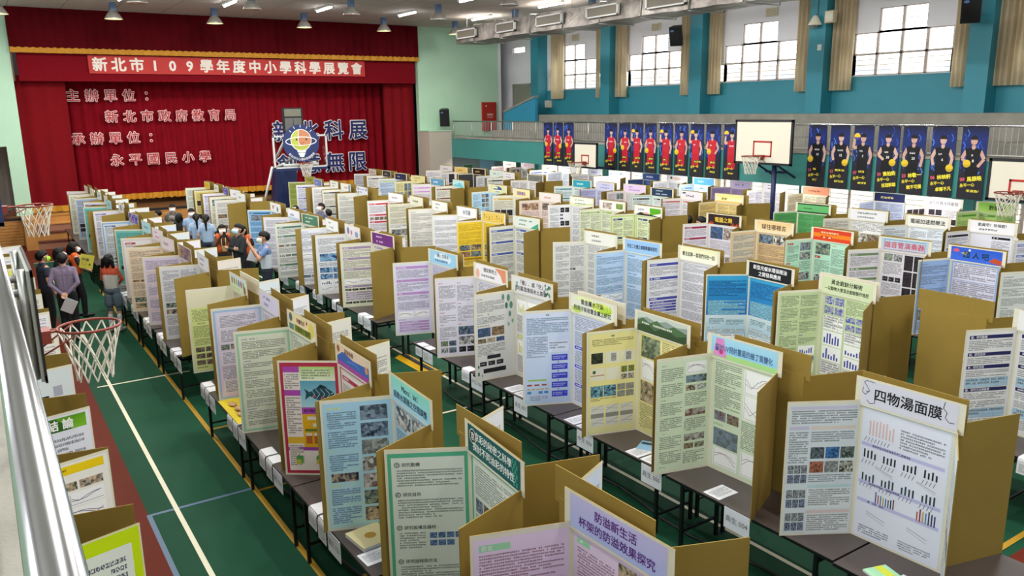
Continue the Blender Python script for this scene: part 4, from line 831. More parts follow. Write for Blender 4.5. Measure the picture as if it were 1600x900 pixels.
Dd = [D('e0e0e0', '202058', 'HTHtHtSHttST', 'e4e4e4', '303030', '~', 'white sheet with broad navy heading bars at the right edge', heads=['壹、研究動機', '貳、研究目的', '參、研究流程', '肆、研究方法與結果'], box='a8c8dc'),
 D('c4d4a4', '3c50a8', 'TTTmTtcc|TTTmtcpc', 'ccd8b0', '1c241c', '黃金廚餘分解術;—以動物大便混合廚餘製作堆肥', 'pale green sheet of blue bar charts and a pale green title', sc='qqSccS|TqqSccS', ph=('3c4ca0', 'c0c0c0')),
 D('3ca4d0', '1c3c60', 'T', '16161a', 'f0f0f0', '新型光催米環保精油;之開發與應用', 'bright blue sheet fading to white and a black title', artw=art_gradsky, artc=lambda S, d: (art_gradsky(S, d), [S.photo(S.w-.2, .25+.27*k, S.w-.04, .48+.27*k, '4c4038', 'b0a090') for k in range(3)])),
 D('dedee4', '40489c', 'HTHTtHfTt', 'e8e8b8', '2c2418', '雞言起陣—當我們同在一起', 'white sheet with blue bars and green-blue boxes and a pale yellow title', tb2='eeeee0', sc='TTTTTTT'),
 D('b4d0ec', '205070', 'mTmTmTTlTT', '98c0e8', '14204c', '完全二分圖之蝴蝶數量與探究', 'light blue sheet and a light blue title', wb='c8ccd4', sc='mTmtmTT'),
 D('d4d4d4', '58585c', 'TTTtTTTT|TThTTT', 'e4e4dc', '505450', '~;~', 'light grey text sheet and a cream title with faint lines', artt=None, ph=('b88c84', 'd8c0b8')),
 D('d4d4cc', '40549c', 'HTHTHTTT', 'd4dcd4', '405448', '~;~', 'grey sheet with blue stripes and a title with a green corner', artt=t_tri),
 D('e6c83c', 'a07c10', 'TTtPPHSS', 'dcbc58', '3c3010', '「・」：「・」', 'bright yellow sheet and an ochre title', ink='8c6c14', box='e8cc50', wb='e0c030'),
 D('e2e2e6', '707078', 'bTTTTTTT', 'eaeaee', '40444c', '水可揚', 'plain white text sheet and a white title with three characters'),
 D('e2dfd8', '70706c', 'mTmTmTTT', 'e8e8e4', '44484c', '~;~', 'cream-white text sheet and a white title with a light blue line'),
 D('dcd8c4', '70685c', 'TTTSoTT', 'e4e0cc', '50483c', '~', 'cream text sheet and a cream title with one dark line'),
 D('e4e0e6', 'c03040', 'HTHqHTHT', 'ecebf0', '9c7080', '~', 'white sheet with bright red heading bars'),
 D('dcdcd4', '70787c', 'mtTTTTT', 'dcdce6', '50549c', '~;~', 'whitish sheet and a title with navy corner pictures', artt=lambda S: (S.disc(.12, .17, .05, '7c84b0', 2), S.disc(.74, .17, .04, '484c80', 2), S.disc(.12, .06, .04, '484c60', 2))),
 D('dedcd0', '343848', 'HTTHTHTT', 'e4e2d8', 'b04038', '~', 'cream sheet with dark stripes and a title lettered in red', artt=lambda S: S.photo(.66, .03, .8, .215, '2c5c8c', '8cc0d8')),
 D('e0dede', 'b09890', 'TTTTTTT', 'e8e8e2', '2c2c2c', '~;~', 'white text sheet and a tilted white title in black script'),
 D('dcdcea', '5c5ca8', 'HTTHTTHTT', '6c7cb4', 'd0d4ec', '~', 'white sheet with indigo lines and an indigo-blue title'),
 D('a8b450', '788030', 'TTTTTT', 'b4ac50', '6c6428', '~', 'olive yellow-green sheet beside the hoop')]
Ee = [D('d8dcd8', '50585c', 'mTTTmTTmTT', 'e0e0e0', '404040', '~', 'pale text sheet at the right edge in the fourth row'),
 D('98b4dc', '5c7cac', 'mTTmTSmoT', '2858c8', '103018', '超 人 吧', 'blue text sheet with oval headings and a starry blue title', tb2='3c68d4', artt=t_space, sc='SSSS', box='dcd8e8'),
 D('d6d2d8', '6c8458', 'HTHtHTHtHT', 'a8c8dc', 'c0485c', '諧音管演奏器', 'grey sheet with green rules and a blue-grey framed title', tb2='c4bccc', artt=t_frame, sc='pTkTkT|DDDD'),
 D('b4dcc4', 'c04840', 'hTThTThTT|PPTPPT', 'd03c1c', 'f4d8a0', '~;~', 'mint sheet with red labels and an orange-red title', tb2='d8401c', artt=lambda S: S.rect(.05, .08, .81, .15, 'e8801c', l=1.5), sc='PhTPT|mTTT'),
 D('d8b888', 'c0a040', 'wwwwToT', 'e8c488', '4c3018', '球往哪裡去', 'orange-brown sheet and an orange and cream title with five characters', tb2='f0d8b0', box='ccc8b8', sc='PTTPT'),
 D('e2dce6', '902c44', 'HTHTHTHTT', '2c1818', 'e0c040', '電腦之舞', 'white sheet with dark red bars and a black title with gold characters', artt=t_flames, sc='PTqT'),
 D('d8e0b8', '283070', 'HTTHTTT|mTtTTk', 'e8e8e4', '303030', ';', 'lime edged sheet with navy headings and a title with a green block', bd='b8d074', artt=t_green),
 D('dce2c8', '8ca450', 'HTTmTTcT|HTTmTTT', 'ecece4', '404040', ';', 'pale green text sheet and a white title with two photos', artt=t_photos),
 D('e0e0e4', '24244c', 'TTTTTT|khhkhqT', 'e8e8d8', '4c6050', '~;~', 'white sheet with black and navy labels and cream title with a green curve', artt=lambda S: S.line([(.05, .06), (.3, .03), (.81, .09)], .02, 'b8cc50', 2)),
 D('e0ccc4', 'a08078', 'oTTTTT', 'e4d8d4', 'b08080', '~', 'pinkish sheet with a faint drawing and a pale pink title'),
 D('d8d4c0', 'c0a048', 'HTDHTT', 'e8d8a0', '5c2890', '星韻傳訊', 'sheet with yellow stripes and a cream title in purple characters', wb='a8b8d8'),
 D('b4d4e8', '3c8c50', 'TTTqqTq|qqqTqT', 'd0d098', 'e8ecf4', '~;~', 'sky blue sheet with black icons and a title with a dark blue badge', artt=t_badgeb),
 D('dcd8cc', '6c3424', 'HTHTHTT', 'b4dce0', '3c98ac', '', 'cream sheet with brown lines and a title with a turquoise mountain line', artt=t_wave),
 D('dcd4dc', 'c488c8', 'HHTHT', '5c90b0', 'e0e8ec', '~', 'sheet with a mauve block and a blue sea photo title', wb='c4cc8c', artt=None),
 D('d4cc94', '3c8c38', 'TpppT|qqqq', 'd8cc88', '404c58', '~;~', 'yellowish sheet with a green grid of icons and a straw-yellow title'),
 D('b8c8dc', 'c0c860', 'HTTTTT', '28284c', 'b8a898', '~', 'blue-grey sheet with a lime band and a dark indigo title'),
 D('dcd8d4', '404044', 'HTHTHT', '34343c', 'b89898', '~', 'sheet of dark grey bars and a charcoal title'),
 D('b4b4bc', '60606c', 'TTTTTT', 'd0c0b8', 'a06c60', '~', 'grey sheet and a pale title with red lines by the right side curtain')]
Ff = [D('dcdee8', '6878b0', 'HtHTHtHTT', 'e0e0e0', '404040', '~', 'white sheet with blue bands at the right edge in the fifth row'),
 D('dcdce6', '18181c', 'HTHTTHTT', 'e8e6ea', '24242c', '動員吧！珍珠餅！;~', 'white sheet with black bars and a white title in slanted brushwork', sc='b|HTTTT'),
 D('dce2e8', '303840', 'mTtTTTT', 'e6e4dc', '1c1c1c', '電磁加速燃樂法', 'pale blue-grey sheet and a cream title in bold black characters'),
 D('ccc8bc', '707064', 'TTTTTTT', 'e0e0e2', '303438', '~;~', 'grey-beige text sheet and a white title with two slanted lines', sc='SPTqk'),
 D('58a060', '2c6838', 'TTTTTTT', '64b06c', '1c4424', '', 'deep green sheets and a green title in a dark frame', tb2='5cac64', ink='2c6034', artt=lambda S: (S.rect(.05, .018, .81, .05, '1c4424', l=2), S.rect(.05, .195, .81, .225, '1c4424', l=2), S.text(.2, .1, .6, .14, '64b06c', '1c4424', .04, .045, 3))),
 D('e0c884', '9c8048', 'TTTTTTT', 'e8dc80', '7c6c30', '~', 'straw-yellow sheets and a pale title with a yellow-orange band', tb2='ecebd0', artt=lambda S: S.rect(.05, .02, .81, .06, 'ecb860', l=2)),
 D('e0dce2', 'b86c58', 'HTTHTTHT', 'e6dce2', '504c54', '~', 'white sheet with brick-red rules and a pale pink title with a black streak', artt=lambda S: S.poly([(.1, .2), (.24, .2), (.2, .165), (.08, .165)], '20202c', 3)),
 D('dfe4e4', '2c3834', 'HTTHTTTT', '1c3450', 'c8d8e0', '~;~', 'white sheet with teal edges and a navy title in a pale frame', bd='a0ccc4'),
 D('dcd4d8', '707078', 'TTTT|qtqtq', 'dcc4e4', '7c4c90', '~;~', 'pinkish white sheet and a pink-violet title'),
 D('b8b8dc', '6464a0', 'TTTTTTP', 'c4c4e0', '5c5c90', '~;~', 'periwinkle sheet and a periwinkle title'),
 D('d0dcdc', '3c7c84', 'HTHTHTT', '2c98ac', 'dcecf0', '~', 'white sheet with teal bands and a bright teal title'),
 D('d8d4d4', '808084', 'TTT|TTT', '74746c', '505868', '~', 'grey-white text sheet and a grey-olive title'),
 D('d4d4cc', '303034', 'HTHTHT', 'dcd8dc', '585860', '~;~', 'white sheet with dark rules and a title with small corner marks'),
 D('d4d4d8', '808488', 'TTTT|oTT', 'c8d4cc', '505c58', '~', 'greenish-white sheet and a pale green-grey title'),
 D('38383c', '242428', 'TTTT', '281814', 'c8a068', '~', 'dark charcoal sheet and a black title with glowing edges', ink='58585c'),
 D('dcd8dc', '38383c', 'TTTT|DDD', 'd8b468', '70582c', '~', 'white sheet with black photos and a yellow-orange title'),
 D('d8d4d8', '808088', 'TTTTT', 'd8d0d4', '706870', '~', 'pale sheet and a pale grey-pink title by the white block')]
Gg = [D('d8d4dc', '707484', 'TTTTT', 'd8d8d8', '505050', '~', 'pale sheet at the right edge under the balcony'),
 D('b4d480', '5c9438', 'HmTTTT', '80c048', '24401c', '數樹學', 'bright green sheet and a green and yellow title under the low hoop', tb2='b4d868', artt=None),
 D('dcd4d8', '303034', 'DTDTDT', 'e2dadc', '54545c', '達芬奇尋找特斯拉', 'pinkish white sheet with dark machine drawings and a long white title'),
 D('a8b0c8', '606c94', 'TTPTT', '1c2450', 'c8b878', '~', 'blue-grey sheet and a dark navy title under the black banners'),
 D('d4ccb0', '807050', 'TTTHTT', 'e48c6c', '50281c', '~', 'straw sheet and a salmon-orange title'),
 D('d8d4dc', '485890', 'TTHTTT|TTTT', 'e0d8e0', '303848', '~;~', 'white sheet with blue rules and a white title in two small black lines'),
 D('a890c0', '6c5890', 'TTTTT', 'c4b4d8', '6c6ca0', '~', 'lavender sheet and a lavender title'),
 D('c8dcf0', '5c90c8', 'HTTHTT', '4c90bc', 'a8b8b8', '~', 'white sheet with light blue bands and a blue title', bd='8cbce4'),
 D('d4d4dc', '808090', 'TTTq', 'e0dce0', 'a07c70', ';', 'pale sheet and a white title with a small rocky landscape', artt=lambda S: (S.disc(.42, .12, .16, 'd8b8a8', 2, 14, .05), S.disc(.2, .14, .05, '484850', 3, 12, .04))),
 D('284888', '1c2c58', 'TTTTT', '204488', 'd8e0f0', '~', 'dark blue sheet and a navy blue title', ink='7c90c0'),
 D('d8d4d4', '8c8480', 'TTTT', 'dcd8dc', '5c7c90', '~', 'pale sheet with a beige flap and a white title with leaves', artt=lambda S: (S.disc(.12, .12, .05, '7098b0', 2), S.disc(.6, .14, .06, '587c68', 3, 10, .03))),
 D('d4d0d4', '806868', 'TTTq', 'd4d4e4', '5864a0', '~', 'pinkish grey sheet and a white-blue title behind the low hoop'),
 D('ccd0d8', '5c6880', 'TTTT', 'dcdce4', '4c6494', '~;~', 'grey-blue text sheet and a white title with a blue end'),
 D('d8d4dc', '3c60a8', 'HTTTT', 'd4ccc4', '80685c', '~', 'white sheet topped by a blue line and a beige title'),
 D('d8d4d4', '706c74', 'oTTT', 'e0ccd4', 'a06070', '~', 'white sheet of boxes and a pink title at the far right corner'),
 D('c8b4b8', '806070', 'TTT', 'b8b0ac', '484440', '~', 'mauve-grey sheet and a title with dark figures nearest the stage at the right')]
ROWS = {'B': B, 'C': Cc, 'D': Dd, 'E': Ee, 'F': Ff, 'G': Gg}
GAPS = {}
def flare(ys, i, want):   # limit how far a wing may open so that neighbours' wings stay apart
    return want
made = {}; seen_labels = set()
STOP = {'at', 'the', 'and', 'a', 'of', 'with', 'in', 'on', 'by', 'its', 'low', 'down', 'one'}
def short8(t, n=8):
    q = t.split(' and ')[0].split()[:n]
    while q[-1].strip(',') in STOP: q.pop()
    return ' '.join(q).strip(',')

rg = random.Random(11)
for k, L in BOARDS.items():
    prev = None
    for i, (x, y, yaw, ang) in enumerate(L):
        d = ROWS[k][i]; nxt = L[i+1][1]-y if i+1 < len(L) else 9; bef = y-L[i-1][1] if i else 9
        aL = max(4, min(ang, math.degrees(math.asin(max(.02, min(.9, (nxt-.75)/2/.61-.02))))))
        aR = max(4, min(rg.uniform(20, 30), math.degrees(math.asin(max(.02, min(.9, (bef-.75)/2/.61-.02))))))
        if (k, i) == ('B', 1): aR = 24
        r = board(x, y, PI-math.radians(yaw), aL, aR, d); tag(r, ('display ' if len(d['short'].replace(' sheet and a ', ' sheet and ').split()) < 14 else '')+'board with '+d['short'].replace(' sheet and a ', ' sheet and '), 'board', 'display boards facing the left wall')
        made[k, i] = (r, x, y)
# boards turned the other way, back to back with those
BACKY = {'B': [3.24, 4.5, 6.85, 8.05, 9.4, 10.75, 12.85, 14.2, 15.3, 16.55, 17.9, 19.45, 21.85, 23.1, 24.4, 25.9, 27.1, 28.3],
         'C': [3.2, 4.55, 5.87, 6.95, 8.3, 9.5, 10.8, 13.0, 14.2, 15.5, 16.6, 17.8, 19.3, 22.3, 23.5, 24.6, 25.8, 27.0],
         'D': [4.6, 5.9, 7.1, 8.6, 9.75, 10.9, 13.3, 14.4, 15.6, 17.0, 18.3, 19.4, 21.4, 23.1, 24.4, 25.6, 26.8],
         'E': [4.8, 6.05, 7.2, 8.5, 9.8, 11.0, 13.1, 14.4, 15.5, 16.8, 18.1, 19.5, 21.8, 23.0, 24.3, 25.6, 27.0, 28.2],
         'F': [6.0, 7.3, 8.5, 9.7, 11.0, 13.5, 14.7, 15.8, 17.0, 18.2, 19.4, 21.9, 23.3, 24.5, 25.7, 26.8, 28.0]}
rg = random.Random(5); PALB = ['e2e2e6', 'dcdad0', 'd8e0e4', 'e4dcd4', 'd4dcec', 'dce4d4', 'e6e0ea']; HDS = ['5070a8', 'a05050', '50886c', '806898', '303848', 'b08c40']
TC = ['e8e8ec', 'd8e4f0', 'e8e0c8', 'e4d8e4', 'dce8dc', 'c8d8f0', 'f0e8e0']; backs = {}
for k, ys in BACKY.items():
    for i, y in enumerate(ys):
        near = min(range(len(BOARDS[k])), key=lambda j: abs(BOARDS[k][j][1]-y)); x = BOARDS[k][near][0]+.11
        same = [b for b in backs if b[0] == k and backs[b] == near]
        d = D(rg.choice(PALB), rg.choice(HDS), rg.choice(['HTHTpT', 'TTmTT', 'hTqTcT', 'mTTlTT', 'TTPTT']), rg.choice(TC), rg.choice(['404060', '603040', '305040']), '~;~', '')
        nxt = (ys[i+1]-y) if i+1 < len(ys) else 9; bef = y-ys[i-1] if i else 9
        aR = max(4, min(rg.uniform(14, 26), math.degrees(math.asin(max(.02, min(.9, (nxt-.75)/2/.61-.02))))))
        aL = max(4, min(rg.uniform(14, 26), math.degrees(math.asin(max(.02, min(.9, (bef-.75)/2/.61-.02))))))
        tb = CREAM if (k, i) in (('B', 5), ('C', 3), ('D', 1)) else None
        r = board(x, y, math.radians(rg.uniform(-1.5, 1.5)), aL, aR, d, title_back=tb)
        backs[k, i] = near; s = short8(ROWS[k][near]['short'])
        lab = ('second ' if same else '')+'brown-backed display board turned away, behind the '+s
        if lab in seen_labels: lab = lab.replace('brown-backed display', 'farther brown-backed')
        seen_labels.add(lab); tag(r, lab, 'board', 'display boards facing the right wall')
# left wall row, facing the court
AL = [(4.27, 'T', 'white sheet in a lime yellow border at the bottom left', art_lime, 'c8e010'), (5.55, 'T', 'white sheet with bright yellow heading bars at the left edge', art_yhead, W8), (6.6, 'T', 'green-headed white conclusion sheet at the left edge', art_concl, W8),
      (7.98, 'T', 'pale sheet with black squares behind the near hoop', art_black, W8), (9.42, 'HTTHTT', 'white sheet with tan stripes behind the near hoop', None, 'e4e0d8'), (10.54, 'TTHTT', 'white text sheet behind the hoop frame', None, W8), (11.75, 'TPPT', 'sheet with small photos left of the waiting people', None, 'dcdccc'),
      (13.1, 'TPTT', 'cream sheet with a photo grid far along the left wall', None, 'e0dcc8'), (14.2, 'HTHT', 'lime-headed white and yellow sheet far along the left wall', None, 'd8dc70'), (15.5, 'TTT', 'white sheet next after the lime-headed one on the left wall', None, W8), (16.75, 'HTT', 'white sheet with a blue line, farthest visible by the left wall', None, W8)]
for i, (y, sp, sh, art, wt) in enumerate(AL):
    d = D(wt, ('b8d020' if i == 9 else 'c0a070'), sp, 'e4e4e0', '404040', '~', sh)
    r = empty('x'); bpy.data.objects.remove(r)
    dd = dict(d); r = board(-.06, y, 0, 10, 14, dd)
    sw = [c for c in r.children if c.name.startswith('side_panel')][-1]   # the far wing is the one seen
    for c in list(sw.children): bpy.data.objects.remove(c)
    a = math.radians(14); q = MB(); S = Sheet(q, (0, WC/2, 0), (math.cos(a), math.sin(a), 0), (0, 0, 1), Vector((math.cos(a), math.sin(a), 0)).cross(Vector((0, 0, 1))), WWING, HP)
    wing_art(S, d, sp, art); q.build('poster', sw)
    tag(r, 'display board with '+sh, 'board', 'display boards along the left wall')
# ================================================================== tables
TOP = mat('table_laminate', '4c4340', .33, noise=.05, nscale=4); STEEL = mat('black_steel', '17171a', .4, metal=.3)
t0 = empty('folding_table'); m = MB(); m.b2((0, -.93, .715), (.6, .93, .741), TOP); m.b2((-.002, -.932, .712), (.602, .932, .736), STEEL); m.build('table_top', t0)
for sx in (.05, .55):
    for sy in (-.75, .75):
        m = MB(); m.box((sx, sy, .357), (.032, .032, .714), STEEL); m.build('leg', t0)
for sy in (-.75, .75):
    for q in (.2, .62): m = MB(); m.box((.3, sy, q), (.5, .022, .022), STEEL); m.build('crossbar', t0)
    m = MB(); m.tube([(.3, sy, .62), (.3, sy*.45, .71)], .011, STEEL, 6); m.build('brace', t0)
TY = [2.42+1.88*i for i in range(5)]+[13.2+1.92*i for i in range(4)]+[22.25+1.92*i for i in range(4)]
RX = {'B': 2.15, 'C': 5.2, 'D': 8.42, 'E': 11.8, 'F': 14.8, 'G': 18.0}; ord_ = ['nearest', 'second', 'third', 'fourth', 'fifth', 'sixth', 'seventh', 'eighth', 'ninth', 'tenth', 'eleventh', 'twelfth', 'farthest']
rname = {'B': 'first', 'C': 'second', 'D': 'third', 'E': 'fourth', 'F': 'fifth', 'G': 'last'}; first = True
for k, x in RX.items():
    for side in (0, 1):
        if k == 'G' and side: continue
        for i, y in enumerate(TY):
            if k == 'D' and i == 12: continue
            dx = {'B': 0, 'C': .022, 'D': .02, 'E': .01, 'F': .012, 'G': .012}[k]*y*.6
            o = t0 if first else dup(t0, (0, 0, 0)); first = False
            o.location = (x+dx+(.602 if side else 0), y, 0)
            tag(o, 'dark folding table, %s from the camera, %s side of the %s board row' % (ord_[i], 'right' if side else 'left', rname[k]), 'table', 'dark folding tables')
for i, y in enumerate(TY[:9]):
    o = dup(t0, (-.12, y+.3, 0)); tag(o, 'dark folding table along the left wall, %s from the camera end' % ord_[i], 'table', 'dark folding tables')
# papers and number cards on the tables
PAP = mat('paper', 'e0e0e4', .7)
def sheet_on(x, y, rz, label, w=.21, h=.297, bg='e2e2e8', z=.7425, name='paper_sheet', group='paper sheets on the tables'):
    q = MB(); c, s = math.cos(rz), math.sin(rz); u = Vector((c, s, 0)); v = Vector((-s, c, 0)); o = Vector((0, 0, 0))
    q.prism([o, o+u*w, o+u*w+v*h, o+v*h], (0, 0, .002), PAP)
    S = Sheet(q, o+Vector((0, 0, .002)), u, v, (0, 0, 1), w, h); S.rect(.003, .003, w-.003, h-.003, bg, l=0); S.text(.02, .03, w-.02, h-.04, bg, '505058', .007, .012)
    ob = q.build(name); ob.location = (x, y, z); return tag(ob, label, 'paper', group)
def draped(x, y, label, w=.21, drop=.17, top=.13):
    q = MB(); pr = [(top, .003), (.02, .003), (-.004, -.004), (-.012, -.03), (-.014, -drop)]
    for (a, b), (c, d) in zip(pr, pr[1:]): q.mesh([(a, 0, b), (a, -w, b), (c, -w, d), (c, 0, d)], [(0, 1, 2, 3)], PAP, smooth=True)
    S = Sheet(q, (-.0145, 0, -drop), (0, -1, 0), (0, 0, 1), (-1, 0, 0), w, drop-.04); S.text(.02, .02, w-.02, drop-.06, 'e0e0e4', '505058', .007, .012)
    ob = q.build('paper_sheet'); ob.location = (x, y, .742); return tag(ob, label, 'paper', 'paper sheets on the tables')
def card(x, y, text, label):
    q = MB(); q.prism([(0, 0, 0), (0, -.29, 0), (0, -.29, -.2), (0, 0, -.2)], (.003, 0, 0), PAP)
    S = Sheet(q, (0, 0, -.2), (0, -1, 0), (0, 0, 1), (-1, 0, 0), .29, .2); S.rect(0, 0, .29, .2, 'dde0e8', l=0); S.chars(text, .145, .1, .062, .25, '45454c', .0, 2)
    ob = q.build('number_card'); ob.location = (x-.012, y, .735); return tag(ob, label, 'card', 'number cards on the table edges')
NUM = {('C', 1): '高生 004', ('C', 2): '高生 006', ('C', 3): '中生 006', ('C', 4): '高生 007', ('C', 5): '中生 026', ('C', 6): '中生 111', ('C', 0): '高生 003', ('B', 1): '國化 026', ('B', 2): '國化 022'}
rg = random.Random(9)
for (k, i), (r, x, y) in made.items():
    if k in 'EFG' or i > 12: continue
    s = short8(ROWS[k][i]['short'], 8); xe = RX[k]+{'B': 0, 'C': .022, 'D': .02}[k]*y*.6
    if k == 'C' and i < 5:
        sheet_on(xe+.02, y-.19 if i else y-.42, 0, 'white text sheet lying before the '+s, .26, .2)
        if i != 1: sheet_on(xe+.03, y-.42 if i else y-.65, .05, 'second white sheet, lying before the '+s, .26, .2)
    elif (k, i) in (('B', 1), ('B', 2), ('B', 0)):
        sheet_on(xe+.03, y-.1, .05, 'white text sheet lying before the '+s, .28, .2); 
        if i < 2: sheet_on(xe+.03, y-.42, -.1, 'second white sheet, lying before the '+s, .28, .2)
    elif i < 12:
        draped(xe, y-.02, 'paper draped over the table edge before the '+s)
        if rg.random() < .5 or k == 'B': draped(xe, y-.26, 'second paper draped over the edge before the '+s, .2, .2)
    card(xe, y-(.28 if k == 'C' else .42) if not (k == 'B' and i > 2) else y-.5, NUM.get((k, i), ('國生 %03d' % (20+i)) if k != 'D' else '國物 %03d' % (10+i)), 'number card on the table edge before the '+s)
t = empty('booklet', (5.5, 5.72, .7425), .5); tag(t, 'pale blue booklet lying before the yellow sheet of plates', 'booklet'); m = MB(); m.b2((0, -.15, 0), (.22, .15, .012), PAP); m.build('pages', t); m = MB(); m.b2((-.001, -.152, .012), (.222, .152, .015), mat('blue_cover', '88b4d4', .5)); m.b2((.13, -.1, .015), (.19, .14, .0155), mat('cover_label', '2c4450', .5)); m.build('cover', t)
t = empty('booklet', (5.27, 3.02, .7425), -.3); tag(t, 'mint green booklet with a yellow note in front of the bar charts', 'booklet'); m = MB(); m.b2((0, -.15, 0), (.21, .13, .014), PAP); m.build('pages', t); m = MB(); m.b2((-.001, -.152, .014), (.212, .132, .017), mat('mint_cover', 'a8dcb4', .5)); m.build('cover', t); m = MB(); m.b2((.1, -.02, .017), (.17, .13, .019), mat('sticky_note', 'd8e040', .5)); m.build('sticky_note', t)
t = empty('booklet', (2.24, 5.62, .7425), .1); tag(t, 'cream certificate booklet below the red and yellow fish sheet', 'booklet'); m = MB(); m.b2((0, 0, 0), (.3, .32, .03), PAP); m.build('pages', t); m = MB(); m.b2((-.002, -.002, .03), (.302, .322, .034), mat('cream_cover', 'd8cc9c', .6)); m.lathe([(.001, .0355), (.05, .0355)], (.15, .16, 0), mat('gold_seal', 'b08830', .5), 16); m.build('cover', t)
t = empty('cup', (2.27, 3.85, .742)); tag(t, 'small upturned brown cup on the table before the teal title board', 'cup'); m = MB(); m.lathe([(.045, 0), (.045, .02), (.04, .022), (.034, .085), (.03, .09), (.001, .09)], (0, 0, 0), mat('brown_clay', '8c4024', .5), 20); m.build('body', t); m = MB(); m.lathe([(.046, .0), (.048, .01), (.046, .02)], (0, 0, 0), mat('brown_rim', '74341c', .5), 20); m.build('rim', t)
t = empty('plastic_box', (2.42, 3.72, .742), .3); tag(t, 'clear plastic box beside the small brown cup', 'box'); m = MB(); m.b2((0, 0, 0), (.14, .1, .06), mat('clear_plastic', 'a8acb8', .15)); m.build('tray', t); m = MB(); m.b2((-.004, -.004, .06), (.144, .104, .07), mat('clear_lid', 'c4c8d0', .15)); m.build('lid', t)
t = MB(); t.b2((0, 0, 0), (.28, .9, .006), mat('yellow_cloth', 'd8c018', .7)); t = t.build('yellow_cloth'); t.location = (2.155, 9.05, .742); tag(t, 'bright yellow cloth on the table edge before the lilac bordered sheet', 'cloth')
for i, (y, z) in enumerate(((9.3, .765), (9.5, .765), (9.7, .765), (9.4, .80))):
    m = MB(); m.ball((0, 0, 0), (.05, .09, .018), mat('tan_bag', 'c8a070', .7), 10); o = m.build('snack_bag'); o.location = (2.27+.02*(i % 2), y, z); tag(o, ('nearest', 'second nearest', 'farthest', 'topmost')[i]+' tan packet on the yellow cloth', 'packet', 'packets on the yellow cloth')
# cable ramp and cable on the floor
t = empty('cable_ramp', (5.75, 11.1, .004)); tag(t, 'yellow and black cable ramp on the green floor between two table blocks', 'ramp'); m = MB(); m.prism([(0, 0, 0), (.3, 0, 0), (.2, 0, .04), (.1, 0, .04)], (0, 1.35, 0), mat('ramp_yellow', 'd0a010', .5)); m.build('base', t); m = MB(); m.b2((.1, -.01, .04), (.2, 1.36, .045), BLACK); m.build('lid', t)
m = MB(); m.tube([(5.62+.07*math.sin(i*1.1), 3.6+.4*i, .017) for i in range(18)], .015, BLACK, 6); tag(m.build('power_cable'), 'thick black cable running on the floor under the second table row', 'cable')
m = MB(); m.tube([(2.5+.05*math.sin(i*1.3), 3.6+.4*i, .017) for i in range(18)], .015, BLACK, 6); tag(m.build('power_cable'), 'thick black cable running on the floor under the first table row', 'cable')
# ================================================================== basketball hoops
RIMM = mat('orange_rim', '84382a', .45, metal=.2); NETM = mat('net_cord', 'dcd6c8', .8); BRDM = mat('board_white', 'dcd6c4', .5); BLKE = mat('black_edge', '141418', .6)
def rim_net(t, x, z, r=.225, drop=.42):
    m = MB(); m.tube([(x+r*math.cos(2*PI*i/28), r*math.sin(2*PI*i/28), z) for i in range(28)], .011, RIMM, 8, closed=True)
    m.tube([(0, -.07, z), (x-r, -.02, z)], .012, RIMM, 6); m.tube([(0, .07, z), (x-r, .02, z)], .012, RIMM, 6); m.box((.04, 0, z-.03), (.1, .16, .1), RIMM)
    m.tube([(.01, -.12, z-.16), (x-.1, -r*.85, z-.01)], .007, RIMM, 6); m.tube([(.01, .12, z-.16), (x-.1, r*.85, z-.01)], .007, RIMM, 6)
    m.build('rim', t); m = MB(); n = 12
    for sgn in (1, -1):
        for k in range(n):
            P = []
            for j in range(9):
                q = j/8; a = 2*PI*(k+sgn*q*2)/n; rad = r*(1-.48*q**.8+.06*max(0, q-.8)*5); P.append((x+rad*math.cos(a), rad*math.sin(a), z-.01-drop*q))
            m.tube(P, .0065, NETM, 5, cap=False)
    m.build('net', t)
def hoop(loc, rz, w, h, label, zr, mats, dx=.4, arms=None, square=True, glass=False, bk=-.045):
    """origin at the middle of the board's lower edge, +x towards the court"""
    t = empty('basketball_hoop', loc, rz); tag(t, label, 'basketball hoop'); face, edge = mats
    m = MB(); m.b2((-.03, -w/2, 0), (0, w/2, h), face); m.build('backboard', t)
    m = MB(); e = .045
    for a, b, c, d in ((-w/2-.01, w/2+.01, -.01, e), (-w/2-.01, w/2+.01, h-e, h+.01), (-w/2-.01, -w/2+e, 0, h), (w/2-e, w/2+.01, 0, h)): m.b2((bk, a, c), (.008, b, d), edge)
    m.build('board_frame', t)
    if square:
        m = MB(); sw, sh, z0 = w*.165, h*.36, h*.17
        for a, b, c, d in ((-sw, sw, z0, z0+.04), (-sw, sw, z0+sh-.04, z0+sh), (-sw, -sw+.04, z0, z0+sh), (sw-.04, sw, z0, z0+sh)): m.b2((.0005, a, c), (.006, b, d), RED)
        m.build('target_square', t)
    rim_net(t, dx, zr-loc[2]); 
    for nm, path, r, mm in arms or (): m = MB(); [m.tube(p, r, mm, 8) for p in path]; m.build(nm, t)
    return t
arm = lambda L, h, mm: [('support_arm', [[(-.04, -.3, .06), (-L, -.3, -.06-.3*(h > 1))], [(-.04, .3, .06), (-L, .3, -.06-.3*(h > 1))], [(-L*.6, -.3, -.02-.2*(h > 1)), (-L*.6, .3, -.02-.2*(h > 1))], [(-.06, -.3, .06), (-.06, -.3, h*.8)], [(-.06, .3, .06), (-.06, .3, h*.8)]], .028, mm)]
hoop((16.2, 20.1, 2.41), PI, 1.16, .79, 'small white basketball hoop with black edge under the balcony, farther of two', 2.6, (BRDM, BLKE), arms=arm(.92, .79, BLUEP))
